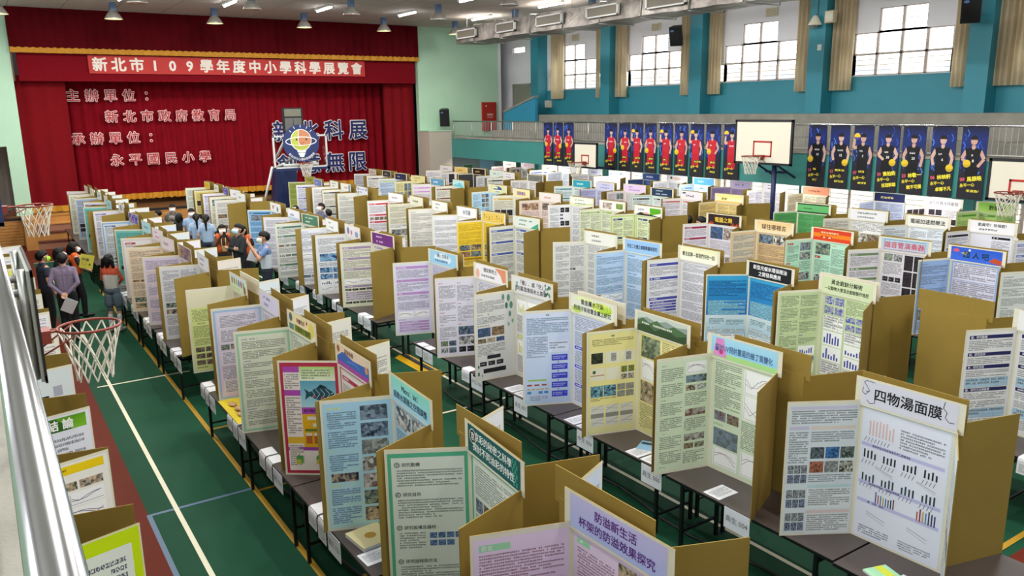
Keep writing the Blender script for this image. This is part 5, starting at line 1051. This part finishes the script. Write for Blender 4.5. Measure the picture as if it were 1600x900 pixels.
hoop((16.2, 13.18, 2.86), PI, 1.72, 1.07, 'big white basketball hoop with black edge in the middle of the balcony front', 3.07, (BRDM, BLKE), arms=arm(.92, 1.07, BLUEP)+[('post', [[(-.25, .2, -1.9), (-.25, .2, .2)]], .06, BLUEP)])
hoop((16.2, 7.21, 2.44), PI, 1.16, .79, 'small white basketball hoop with black edge cut by the right edge', 2.64, (BRDM, BLKE), arms=arm(.92, .79, BLUEP))
hoop((.23, 6.93, 2.43), 0, 1.2, .8, 'rusty basketball rim with cream net hanging in the left foreground', 2.65, (mat('grey_board', '9a9c94', .6), BLKE), dx=.36, bk=-.008, arms=[('rear_frame', [[(-.06, -.5, 0), (-.06, -.5, .8)], [(-.06, .45, 0), (-.06, .45, .8)], [(-.06, -.5, .4), (-.06, .45, .4)], [(-.06, -.3, .2), (-.22, -.3, .2)], [(-.06, .3, .2), (-.22, .3, .2)], [(-.06, -.3, .6), (-.22, -.3, .6)], [(-.06, .3, .6), (-.22, .3, .6)]], .028, GALV)], square=False)
hoop((.22, 13.0, 2.9), 0, 1.8, 1.05, 'left wall basketball hoop with navy padding, farther along the left side', 3.05, (mat('clear_board', '8c98a0', .15), BLUEP), dx=.41, arms=[('rear_frame', [[(-.06, -.5, .2), (-.21, -.5, .2)], [(-.06, .5, .2), (-.21, .5, .2)], [(-.06, -.5, .9), (-.21, -.5, .9)], [(-.06, .5, .9), (-.21, .5, .9)]], .03, BLUEP)], square=False)
WST = mat('white_steel', 'd8d8d8', .4)
t = hoop((9.18, 26.5, 2.45), -PI/2, 1.84, 1.07, 'free-standing glass basketball hoop with white frame in front of the stage curtain', 2.62, (GLASS, WST), dx=.42, square=False,
     arms=[('support_arm', [[(-.05, -.55, .85), (-1.9, -.35, .1)], [(-.05, .55, .85), (-1.9, .1, .1)], [(-.05, -.6, .15), (-1.9, -.35, -.1)], [(-.05, .5, .15), (-1.9, .1, -.1)], [(-.05, -.6, .1), (-.05, .6, .1)], [(-1.95, -.4, -.05), (-2.6, -.75, -1.9)]], .045, WST)])
m = MB(); m.prism([(-1.75, -.42, -2.45), (-2.7, -.42, -2.45), (-2.3, -.3, -.05), (-1.85, -.3, -.05)], (0, .75, 0), BLUEP); m.build('padded_post', t)
m = MB(); m.b2((-3.0, -.7, -2.45), (-1.4, .6, -2.2), BLUEP); m.build('base', t)
m = MB(); m.b2((-.06, -.98, -.08), (.02, .98, -.0), BLUEP); m.b2((-.06, .9, -.08), (.02, .98, .4), BLUEP); m.build('edge_padding', t)
t = empty('scoreboard', (8.67, 26.62, 3.62)); tag(t, 'black framed clock board standing above the glass hoop', 'scoreboard')
m = MB(); m.b2((0, -.05, 0), (.68, .05, .8), BLKE); m.b2((.1, -.03, -.13), (.16, .03, 0), BLKE); m.b2((.52, -.03, -.13), (.58, .03, 0), BLKE); m.build('frame', t); m = MB(); m.b2((.06, -.06, .52), (.62, -.045, .76), mat('clock_panel', '7c7c6c', .3)); m.build('upper_panel', t); m = MB(); m.b2((.06, -.06, .04), (.33, -.045, .47), mat('clock_lower', '6a6a66', .3)); m.b2((.35, -.06, .04), (.62, -.045, .47), mat('clock_lower', '6a6a66')); m.build('lower_panel', t)
# round emblem
t = empty('round_emblem', (9.15, 26.33, 3.27)); tag(t, 'round navy emblem with a smiling planet light bulb in front of the glass hoop', 'sign')
m = MB(); R_ = .61; m.prism([(R_*math.cos(2*PI*i/48), 0, R_*math.sin(2*PI*i/48)) for i in range(48)][::-1], (0, .03, 0), mat('emblem_navy', '28386c', .5)); m.build('disc', t)
m = MB(); S = Sheet(m, (0, 0, 0), (1, 0, 0), (0, 0, 1), (0, -1, 0), 0, 0); S.disc(0, .1, .36, 'f0f0ee', 2, 36); S.disc(0, .1, .335, 'c4cc5c', 3, 36)
arcp = lambda r, a, b, n=20, cx=0, cy=.1, sy=1: [(cx+r*math.cos(math.radians(a+(b-a)*i/n)), cy+sy*r*math.sin(math.radians(a+(b-a)*i/n))) for i in range(n+1)]
S.poly(arcp(.335, -40, 100)+[(-.08, .2), (-.1, .05), (-.02, -.1)], 'd08c68', 4); S.line(arcp(.335, 98, 100)+[(-.09, .2), (-.1, .05), (-.02, -.1)], .022, 'f0f0ee', 5)
S.line(arcp(.52, 0, 360, 36, 0, .06, .27)[:], .03, 'f0f0ee', 5); S.poly(arcp(.33, 15, 165, 20, 0, .1, .95)[:1]+[(.3, .16), (.3, .2), (0, .22), (-.3, .2), (-.3, .16), (0, .17)], 'd08c68', 5.5) if False else None
S.poly([(-.28, -.06), (0, -.1), (.28, -.06), (.22, -.14), (0, -.19), (-.22, -.14)], 'b8c058', 6)
for x in (-.15, .18): S.disc(x, .12, .035, '5c4c28', 7)
S.line(arcp(.07, 200, 340, 8, .03, .06), .012, '7c4c30', 7)
for y, w_ in ((-.27, .16), (-.35, .13), (-.42, .09)): S.poly([(-w_, y+.03), (w_, y+.03), (w_*.8, y-.03), (0, y-.045), (-w_*.8, y-.03)], 'f0f0ee', 3)
for a in (40, 62, 90, 118, 140): S.line([(.41*math.cos(math.radians(a)), .1+.41*math.sin(math.radians(a))), (.5*math.cos(math.radians(a)), .1+.5*math.sin(math.radians(a)))], .022, 'f0f0ee', 3)
tx = '新北市中小學科學展覽會'
for i, ch in enumerate(tx): a = math.radians(222+96*i/(len(tx)-1)); S.chars(ch, .54*math.cos(a), .54*math.sin(a), .085, .1, 'f0f0ee', .01, 4, ang=a+PI/2)
m.build('emblem_print', t); m = MB(); m.tube([(-.2, .03, .3), (-.2, .16, .3)], .01, GALV, 6); m.tube([(.2, .03, .3), (.2, .16, .3)], .01, GALV, 6); m.build('hooks', t)
# ================================================================== player banners on the railing
NAVY = mat('banner_dark', '14162a', .6)
def player_banner(y0, y1, red, k, pose, lines, label):
    z0, z1 = 2.315, 3.79; w = y0-y1; h = z1-z0
    m = MB(); m.b2((XB-.07, y1, z0), (XB-.06, y0, z1), NAVY); t = m.build('player_banner'); tag(t, label, 'banner', 'player banners on the railing')
    m = MB(); S = Sheet(m, (XB-.07, y0, z0), (0, -1, 0), (0, 0, 1), (-1, 0, 0), w, h); rd = random.Random(k*7+red)
    S.rect(0, 0, w, .45, '26242a', l=0); S.rect(0, .45, w, h-.25, '1a2c70', '222026', l=0); S.rect(0, h-.25, w, h, '15172a', '1a2c70', l=0)
    for i in range(16):
        x, y = rd.uniform(.02, w-.03), rd.uniform(.42, h-.15); s_ = rd.choice((-1, 1)); S.line([(x, y), (min(w-.01, max(.01, x+.03*s_)), y+.07), (min(w-.01, max(.01, x-.02*s_)), y+.15)], rd.uniform(.008, .025), rd.choice(('3c64d8', '5488e8', '2c48b0')), .5)
    sk = ('c8a08c', 'd0ac98')[k % 2]; jc, sc = ('c02434', 'b81c2c') if red else ('16161c', '121216'); cx = w/2+rd.uniform(-.04, .05); s = 1.36
    T = lambda pts: [(cx+x*s*.8, .42+y*s) for x, y in pts]
    S.poly(T([(-.12, -.05), (.12, -.05), (.125, .2), (-.125, .2)]), sc, 2); 
    if red: S.poly(T([(-.12, -.1), (-.02, -.1), (-.01, .1), (-.125, .1)]), sc, 2.2); S.poly(T([(.02, -.1), (.12, -.1), (.125, .1), (.01, .1)]), sc, 2.2)
    S.poly(T([(-.035, .44), (.035, .44), (.035, .5), (-.035, .5)]), sk, 2); S.poly(T([(-.125, .18), (.125, .18), (.12, .33), (.15, .44), (.05, .47), (0, .43), (-.05, .47), (-.15, .44), (-.12, .33)]), jc, 3)
    el = {0: ((-.2, .3), (.2, .3), (-.17, .2), (.17, .16)), 1: ((-.2, .3), (.21, .3), (-.1, .24), (.12, .2)), 2: ((-.22, .4), (.2, .28), (-.2, .56), (.16, .16))}[pose]
    for sx, e, hd in ((-1, el[0], el[2]), (1, el[1], el[3])):
        S.line(T([(sx*.13, .42), e]), .075, sk, 2.5); S.line(T([e, hd]), .06, sk, 3.5); S.disc(*T([hd])[0], .035, sk, 3.6, 10)
    bx, by = T([el[2] if pose == 2 else (el[3] if k % 2 else el[2])])[0]; by += .05 if pose == 2 else -.02; bx = min(w-.085, max(.085, bx)); S.disc(bx, by, .08, 'e0c030', 4, 16); S.poly(arcp(.08, 190, 350, 8, bx, by)+[(bx, by-.02)], '4c4490' if pose == 2 else 'c8a828', 4.2)
    S.disc(*T([(0, .57)])[0], .068, sk, 4, 16, .09); S.poly(arcp(.074, -5, 185, 10, *T([(0, .59)])[0], 1.1), '1c1614', 4.4)
    for x in (-.028, .028): S.disc(*T([(x, .575)])[0], .008, '2c1c18', 5, 6)
    S.line(T([(-.02, .52), (.02, .52)]), .008, 'a06060', 5); nm = str(lines[0]) if lines[0] else ''
    S.text(*T([(-.08, .33)])[0], *T([(.08, .375)])[0], jc, 'e8e8e8', .05, .06, 4)
    if nm: S.chars(nm.lstrip('0'), *T([(.01, .27)])[0], .07, .12, 'e8e8e8', .03, 4)
    an = .14
    if nm: S.chars(nm, .09, .4, .09, .12, 'd85c74', .03, 6, ang=an)
    if lines[1]: S.chars(lines[1], .33, .425, .1, .3, 'e8dc40', .04, 6, ang=an)
    else: S.text(.17, .39, w-.05, .47, '26242a', 'e8dc40', .09, .08, 5)
    S.chars('永平一心', .2, .285, .085, .3, 'e8d83c', .03, 6, ang=an)
    if lines[2]: S.chars(lines[2], .34, .17, .095, .34, 'e8d83c', .04, 6, ang=an)
    else: S.text(.17, .13, w-.04, .21, '26242a', 'e8d83c', .085, .08, 5)
    m.build('banner_print', t); m = MB()
    for y in (y0-.04, y1+.04): m.tube([(XB-.06, y, z1-.01), (XB+.02, y, z1+.03)], .006, WHITE, 5)
    m.build('ties', t)
RB = [(23.62, 23.09), (23.01, 22.49), (22.42, 21.89), (20.25, 19.66), (19.56, 19.03), (18.97, 18.45), (18.36, 17.87), (17.73, 17.2), (17.1, 16.59), (16.49, 15.98), (15.89, 15.36), (15.24, 14.7)]
BB = [(12.55, 12.05), (11.94, 11.43), (11.32, 10.82), (10.71, 10.19), (10.12, 9.6), (9.47, 8.96), (8.84, 8.32)]
on = ['first', 'second', 'third', 'fourth', 'fifth', 'sixth', 'seventh', 'eighth', 'ninth', 'tenth', 'eleventh', 'twelfth']
for i, (a, b) in enumerate(RB): player_banner(a, b, 1, i, [1, 1, 1, 0, 1, 2, 0, 2, 0, 2, 1, 2][i], ('', '', ''), 'hanging banner of a red-jersey player, %s red one from the stage' % on[i])
for i, (a, b) in enumerate(BB): player_banner(a, b, 0, i, [0, 0, 2, 1, 0, 0, 1][i], [('10', '', ''), ('12', '', ''), ('07', '', ''), ('30', '黃柏鈞', '技冠群雄'), ('23', '林敬一', '銳不可擋'), ('06', '林映軒', '卓爾不凡'), ('08', '馬振皓', '')][i], 'hanging banner of a black-jersey player, %s black one from the big hoop' % on[i])
# ================================================================== people
HAIR = mat('black_hair', '0c0a09', .55, spec=.25); SHOE = mat('shoe', '1c1c20', .6)
def remesh(mb, name, voxel, parent, caps=None, smooth=3):
    o = mb.build('tmp'); md = o.modifiers.new('r', 'REMESH'); md.mode = 'VOXEL'; md.voxel_size = voxel
    s = o.modifiers.new('s', 'SMOOTH'); s.iterations = smooth; s.factor = .5
    dg = bpy.context.evaluated_depsgraph_get(); dg.update(); me = bpy.data.meshes.new_from_object(o.evaluated_get(dg)); me.name = name
    old = o.data; bpy.data.objects.remove(o); bpy.data.meshes.remove(old); me.materials.clear()
    n = len(me.polygons); me.polygons.foreach_set('use_smooth', [True]*n)
    if caps:
        cen = np.empty(n*3); me.polygons.foreach_get('center', cen); cen = cen.reshape(-1, 3); best = np.full(n, 9.); idx = np.zeros(n, int); ms = []
        for p0, p1, ra, rb, m in caps:
            a, b = np.array(p0), np.array(p1); d = b-a; L = max(1e-9, d @ d); t = np.clip(((cen-a) @ d)/L, 0, 1); dist = np.linalg.norm(cen-a-t[:, None]*d, axis=1)-(ra+(rb-ra)*t)
            if m not in ms: ms.append(m)
            k = dist < best; best[k] = dist[k]; idx[k] = ms.index(m)
        for m in ms: me.materials.append(m)
        me.polygons.foreach_set('material_index', idx.astype(np.int32))
    ob = bpy.data.objects.new(name, me); C.objects.link(ob); ob.parent = parent
    return ob
def capsule(mb, p0, p1, r0_, r1_, m):
    p0, p1 = Vector(p0), Vector(p1); mb.ball(p0, r0_, m, 12); mb.ball(p1, r1_, m, 12); mb.tube([p0, p1], [r0_, r1_], m, 12)
def hand_caps(w, e, sk, curl=.5, sc=1.):
    """palm, four unequal bent fingers and a thumb at wrist w, continuing from elbow e"""
    d = (Vector(w)-Vector(e)).normalized(); s = d.cross(Vector((0, 1, 0)) if abs(d.y) < .8 else Vector((1, 0, 0))).normalized(); n = d.cross(s)
    W = Vector(w); out = [(W, W+d*.075*sc, .026*sc, .03*sc, sk), (W+d*.04*sc+s*.015, W+d*.075*sc+s*.022*sc, .018*sc, .016*sc, sk), (W+d*.04*sc-s*.015, W+d*.075*sc-s*.022*sc, .018*sc, .016*sc, sk)]
    for k, L in enumerate((.062, .074, .07, .055)):
        b = W+d*.085*sc+s*(-.03+.02*k)*sc; f1 = b+(d*math.cos(curl*.6)+n*math.sin(curl*.6))*L*.5*sc; f2 = f1+(d*math.cos(curl*1.5)+n*math.sin(curl*1.5))*L*.5*sc
        out += [(b, f1, .0105*sc, .0095*sc, sk), (f1, f2, .0095*sc, .0082*sc, sk)]
    b = W+d*.03*sc-s*.03*sc; f1 = b+(d*.7-s*.7)*.035*sc; out += [(b, f1, .013*sc, .011*sc, sk), (f1, f1+(d*.9-s*.1+n*.3)*.03*sc, .011*sc, .009*sc, sk)]
    return out
def person(x, y, h, face, label, top, trous, skin='c89c80', hair='short', la=None, ra=None, sleeve='short', shorts=False, mask=None, lean=0., fem=False, vest=None, shoe=None, pitch=0., stance=.1, step=0., two=None, skirt=False, body2=None):
    """face: heading in degrees (0 = +X, 90 = +Y); arms given as (elbow, wrist) in body space: x right, y forward, z up, for a 1.7 m figure"""
    k = h/1.7; r = empty('person', (x, y, 0), math.radians(face-90)); tag(r, label, 'person')
    sk = mat('skin_'+skin, skin, .55); tp = mat('cloth_'+top, top, .85, noise=.06, nscale=12); tr = mat('cloth_'+trous, trous, .85, noise=.06, nscale=12); sh = mat('cloth_'+(shoe or '1c1c20'), shoe or '1c1c20', .6)
    fe = .9 if fem else 1.; L = []; ln = lambda z: lean*max(0, z-.95)
    def pt(p): return Vector((p[0], p[1]+ln(p[2]), p[2]))
    def add(p0, p1, a, b, m): L.append((pt(p0)*k, pt(p1)*k, a*k, b*k, m))
    for s in (-1, 1):     # legs
        f = step*s; hip = (s*.085, 0, .9); kn = (s*stance*.95, .03+f*.5, .48); an = (s*stance, -.02+f, .09)
        add(hip, kn, .088*fe, .06, tr); add(kn, an, .055 if not shorts else .052, .04 if not shorts else .036, tr if not shorts else sk)
        if shorts: add((s*.09, .01, .8), (s*.1, .02, .62), .1, .1, tr)
        elif not skirt: add(hip, kn, .094*fe, .072, tr); add(kn, (s*stance, -.02+f, .13), .068, .058, tr)
        add((s*stance, -.05+f, .045), (s*stance*1.15, .13+f, .035), .042, .035, sh); add(an, (s*stance, -.03+f, .06), .04, .045, sh)
        if two: add((s*stance, -.02+f, .12), (s*stance, 0+f, .35), .042, .054, mat('cloth_'+two, two, .8))
    if skirt: add((0, 0, .95), (0, 0, .5), .15, .2, tr)
    add((-.06, 0, .93), (.06, 0, .93), .115*fe, .115*fe, tr); tb = mat('cloth_'+body2, body2, .85) if body2 else tp
    for q in (-1, 0, 1): add((q*.055*fe, 0, 1.0), (q*.08*fe, .008, 1.26), .108*fe, .112*fe, tb); add((q*.08*fe, .008, 1.26), (q*.1*fe, 0, 1.35), .112*fe, .098*fe, tp)
    add((-.1*fe, 0, 1.32), (.1*fe, 0, 1.32), .1*fe, .1*fe, tp); add((-.15*fe, 0, 1.4), (.15*fe, 0, 1.4), .055, .055, tp); add((-.07, 0, 1.43), (.07, 0, 1.43), .055, .055, tp)
    add((0, .005, 1.42), (0, .02, 1.52), .05*fe, .047*fe, sk); hy = .035
    hz = lambda p: (p[0], p[1]*math.cos(pitch)-(p[2]-1.5)*math.sin(-pitch)+0, 1.5+(p[2]-1.5)*math.cos(pitch)+p[1]*math.sin(-pitch))
    for p0, p1, a, b, m in (((0, .02, 1.6), (0, .03, 1.62), .088, .088, sk), ((0, .045, 1.545), (0, .05, 1.57), .06, .068, sk), ((0, .095, 1.575), (0, .117, 1.565), .014, .016, sk), ((0, .1, 1.53), (0, .1, 1.53), .022, .022, sk), ((-.09, .02, 1.585), (-.09, .015, 1.605), .014, .017, sk), ((.09, .02, 1.585), (.09, .015, 1.605), .014, .017, sk)): add(hz(p0), hz(p1), a, b, m)
    eye = mat('eye_dark', '201814', .4)
    for s in (-1, 1): add(hz((s*.032, .107, 1.602)), hz((s*.036, .107, 1.602)), .009, .009, eye)
    dl = ((.23, -.02, 1.16), (.25, .06, .93)); 
    for s, A in ((-1, la), (1, ra)):
        e, w_ = A or dl; 
        if A is None: e, w_ = (s*dl[0][0], dl[0][1], dl[0][2]), (s*dl[1][0], dl[1][1], dl[1][2])
        S_ = (s*.175*fe, 0, 1.4); add(S_, e, .05*fe, .04*fe, tp if sleeve != 'none' else sk)
        if sleeve == 'short': add(tuple(S_[i]+(e[i]-S_[i])*.15 for i in range(3)), tuple(S_[i]+(e[i]-S_[i])*.6 for i in range(3)), .062*fe, .058*fe, tp); L[-2] = (L[-2][0], L[-2][1], .045*k, .037*k, sk)
        add(e, w_, .041*fe if sleeve == 'long' else .036*fe, .034 if sleeve == 'long' else .025, tp if sleeve == 'long' else sk)
        for c in hand_caps(w_, e, sk, .6, fe): add(*c)
    m = MB()
    for c in L: capsule(m, *c)
    b = remesh(m, 'body', .0095*k, r, L)
    # hair and other worn pieces
    m = MB(); H = lambda p, q, a, bb: capsule(m, pt(hz(p))*k, pt(hz(q))*k, a*k, bb*k, HAIR)
    hm = HAIR if hair != 'grey' else mat('grey_hair', '6a6660', .6)
    H((0, .0, 1.635), (0, .03, 1.645), .094, .088); H((0, -.035, 1.6), (0, -.03, 1.62), .082, .09); H((-.06, .0, 1.625), (-.05, .04, 1.655), .045, .04); H((.06, .0, 1.625), (.05, .04, 1.655), .045, .04)
    if hair in ('long', 'bob'): 
        zz = 1.38 if hair == 'long' else 1.5
        for s in (-1, 1): H((s*.07, -.01, 1.6), (s*.085, 0, zz), .05, .035)
        H((0, -.06, 1.58), (0, -.075, zz), .075, .06)
    if hair == 'tail': H((0, -.1, 1.63), (0, -.14, 1.58), .035, .04); H((0, -.14, 1.58), (0, -.15, 1.3), .04, .02)
    if hair == 'tails':
        for s in (-1, 1): H((s*.09, -.05, 1.6), (s*.12, -.05, 1.45), .04, .035)
        H((0, -.06, 1.58), (0, -.06, 1.48), .07, .05)
    o = remesh(m, 'hair', .011*k, r, None, 2); o.data.materials.append(hm)
    if mask:
        m = MB(); V = []; n1, n2 = 7, 5
        for i in range(n1):
            for j in range(n2):
                a = math.radians(-68+136*i/(n1-1)); zz = 1.5+.1*j/(n2-1); rad = .084+.038*math.sin(PI*j/(n2-1))*math.cos(a)**2
                V.append(pt(hz((rad*math.sin(a), .03+rad*math.cos(a)*1.12, zz)))*k)
        m.mesh(V, [(i*n2+j, (i+1)*n2+j, (i+1)*n2+j+1, i*n2+j+1) for i in range(n1-1) for j in range(n2-1)], mat('mask_'+mask, mask, .7), smooth=True); m.build('face_mask', r)
    if vest:
        m = MB(); vm = mat('vest_'+vest, vest, .7)
        for s in (-1, 1):
            capsule(m, pt((s*.1, -.01, 1.42))*k, pt((s*.1, .02, 1.08))*k, .085*k, .1*k, vm)
        capsule(m, pt((-.06, -.04, 1.36))*k, pt((.06, -.04, 1.36))*k, .1*k, .1*k, vm); capsule(m, pt((-.05, -.02, 1.1))*k, pt((.05, -.02, 1.1))*k, .108*k, .108*k, vm)
        remesh(m, 'vest', .012*k, r, None, 2).data.materials.append(vm)
        m = MB(); rv = mat('reflective_strip', 'd8c890', .4)
        for s in (-1, 1): m.tube([pt((s*.05, .115, 1.42))*k, pt((s*.05, .135, 1.25))*k, pt((s*.05, .13, 1.05))*k], .009*k, rv, 6)
        m.build('vest_strips', r)
    return r, k, pt
HANG = None; BEHIND = lambda s: ((s*.24, -.12, 1.15), (s*.06, -.17, .98)); FRONT = lambda s, z=1.15: ((s*.23, .06, 1.16), (s*.07, .26, z)); CROSS = lambda s: ((s*.22, .1, 1.14), (-s*.09, .19, 1.2)); PHONE = lambda s: ((s*.2, .16, 1.2), (s*.06, .3, 1.47))
person(.86, 17.84, 1.70, 15, 'man in a dark navy polo shirt with lime green mask, standing at the left edge', '2a3040', '1c1c22', mask='98d820', hair='short')
person(1.16, 17.22, 1.70, 75, 'man in a lavender shirt seen from behind, hands clasped at his back', '786a80', '121216', sleeve='long', la=BEHIND(-1), ra=BEHIND(1), mask='e0e0e0')
person(1.22, 18.75, 1.6, 20, 'woman with dark bob hair and white mask behind the lavender-shirted man', '2a2a30', '18181c', hair='bob', mask='e0e0e8', fem=True)
person(1.52, 19.2, 1.62, 10, 'woman in black with orange vest holding up a yellow sign', '1a1a1e', '141418', hair='bob', mask='dcdce4', fem=True, vest='d85c20', la=FRONT(-1, 1.3), ra=FRONT(1, 1.05), step=.08)
person(1.97, 17.45, 1.56, 55, 'girl in an orange and white hoodie and grey denim shorts, back turned', 'c8583c', '5c6c78', body2='c8c4bc', hair='tails', sleeve='long', shorts=True, fem=True, two='d8d8d8', shoe='a8a098', la=FRONT(-1, 1.05), ra=FRONT(1, 1.05))
q = MB(); S = Sheet(q, (0, 0, 0), (1, 0, 0), (0, 0, 1), (0, -1, 0), .26, .3); q.b2((0, 0, 0), (.26, .006, .3), mat('yellow_card', 'd8cc50', .6)); S.chars('評審', .1, .19, .07, .2, '5c5c40', .02, 1); S.line([(.05, .08), (.13, .08), (.13, .12), (.05, .12), (.05, .08)], .006, '4c4c30'); S.poly([(.17, .08), (.22, .08), (.195, .13)], '4c4c30', 2)
t = q.build('sign_card'); t.location = (1.56, 18.86, 1.14); t.rotation_euler = (0, .25, -.3); tag(t, 'yellow card with black marks held by the woman in an orange vest', 'sign')
q = MB(); q.b2((0, 0, 0), (.22, .004, .3), PAP); t = q.build('clipboard_paper'); t.location = (1.0, 16.98, .68); t.rotation_euler = (.3, .5, -.2); tag(t, 'white paper held behind the back of the lavender-shirted man', 'paper')
person(4.34, 25.35, 1.5, 150, 'boy in a purple top by the boards near the stage, first of the far group', '403c68', '202028', mask='e0e0e0')
person(4.72, 25.2, 1.66, 250, 'man with white mask at the back of the far group near the stage', '5a5650', '202024', mask='e4e4e4')
person(4.55, 24.5, 1.4, 120, 'child in a bright blue top in the far group near the stage', '2498c0', '30303c', hair='grey')
person(4.62, 23.9, 1.52, 60, 'woman with hair clip in a black top, back turned in the far group', '20201f', '202024', hair='bob', fem=True)
person(4.88, 23.5, 1.68, 262, 'boy in a pale blue shirt and white mask facing the camera', '90a8c8', '30384c', mask='e6e6ea', skin='c09478')
person(4.78, 22.5, 1.64, 80, 'girl in pale blue with a black ponytail, farther one, back turned', '98b0cc', '283044', hair='tail', fem=True)
person(4.92, 22.0, 1.65, 70, 'girl in pale blue with a black ponytail, nearer one, back turned', '98b0cc', '283044', hair='tail', fem=True)
person(4.9, 20.6, 1.4, 230, 'boy with white mask bending behind the small photo title', '606878', '282830', mask='e4e8ec', lean=.15)
r, k, pt = person(4.82, 20.0, 1.62, 262, 'woman in a brown top and orange vest holding up a phone', '5c3422', '242024', hair='long', mask='ececec', fem=True, vest='d05820', sleeve='long', la=PHONE(-1), ra=PHONE(1), skin='d0a488')
q = MB(); q.b2((-.035, 0, 0), (.035, .009, .14), BLACK); t = q.build('phone'); t.location = (4.78, 19.64, 1.36); tag(t, 'black phone raised by the woman in an orange vest', 'phone'); m = MB(); m.lathe([(.001, 0), (.008, 0), (.008, .003)], (0, 0, 0), DKGR, 10); o = m.build('camera_lens', t); o.location = (.02, -.001, .12); o.rotation_euler = (PI/2, 0, 0)
q = MB(); q.b2((-.05, 0, 0), (.05, .004, .14), mat('tan_badge', 'b89c60', .5)); t = q.build('name_badge', r); t.location = Vector((0, .2, 1.0)); t['label'] = 'tan card hanging on the chest'
person(4.8, 18.47, 1.80, 200, 'man in a black suit with arms crossed and pale blue mask', '1c2024', '141418', sleeve='long', la=CROSS(-1), ra=CROSS(1), mask='b8d0e0', pitch=-.25, skin='b88c70')
person(5.02, 18.95, 1.70, 250, 'person in an orange vest partly hidden behind the man in a suit', '30282a', '202024', hair='long', vest='d05820', fem=True)
person(4.93, 16.9, 1.80, 172, 'man in a blue and white polo shirt raising his hands to take a picture', '6c86b0', '1c2030', body2='c8d0d8', la=PHONE(-1), ra=PHONE(1), mask='dcd8c8', skin='c08c6c')
q = MB(); q.b2((0, 0, 0), (.22, .005, .3), PAP); t = q.build('paper_sheet'); t.location = (4.86, 18.18, 1.02); t.rotation_euler = (.2, .35, .3); tag(t, 'white paper held at the waist of the man in a black suit', 'paper')
person(8.2, 22.3, 1.68, 200, 'boy in a grey-blue top with white mask in the aisle near the glass hoop', '56607c', '282c38', mask='d8e4e4', pitch=-.2)
person(8.07, 21.35, 1.6, 95, 'person with round black hair in the aisle, back turned below the glass hoop', '343840', '24242c')
person(7.9, 23.6, 1.52, 80, 'person whose black hair just shows above the boards left of the glass hoop', '3c4048', '24242c')
person(14.15, 13.57, 1.7, 60, 'left one of two black-haired people behind the black title board', '303840', '24242c')
person(13.73, 12.77, 1.79, 120, 'right one of two black-haired people behind the black title board', '3c3440', '24242c')
# odds and ends at the far side
t = empty('crate', (15.3, 28.4, 1.94)); bpy.data.objects.remove(t)
t = empty('storage_box', (16.6, 29.4, 0)); tag(t, 'blue plastic crate stacked high beside the white block right of the stage', 'crate'); m = MB(); m.b2((-.35, -.25, 0), (.35, .25, 1.55), mat('grey_cabinet', '7c8088', .6)); m.build('stand', t); m = MB(); m.b2((-.4, -.28, 1.55), (.4, .28, 1.8), mat('blue_crate', '1c2c98', .4)); m.build('tub', t)
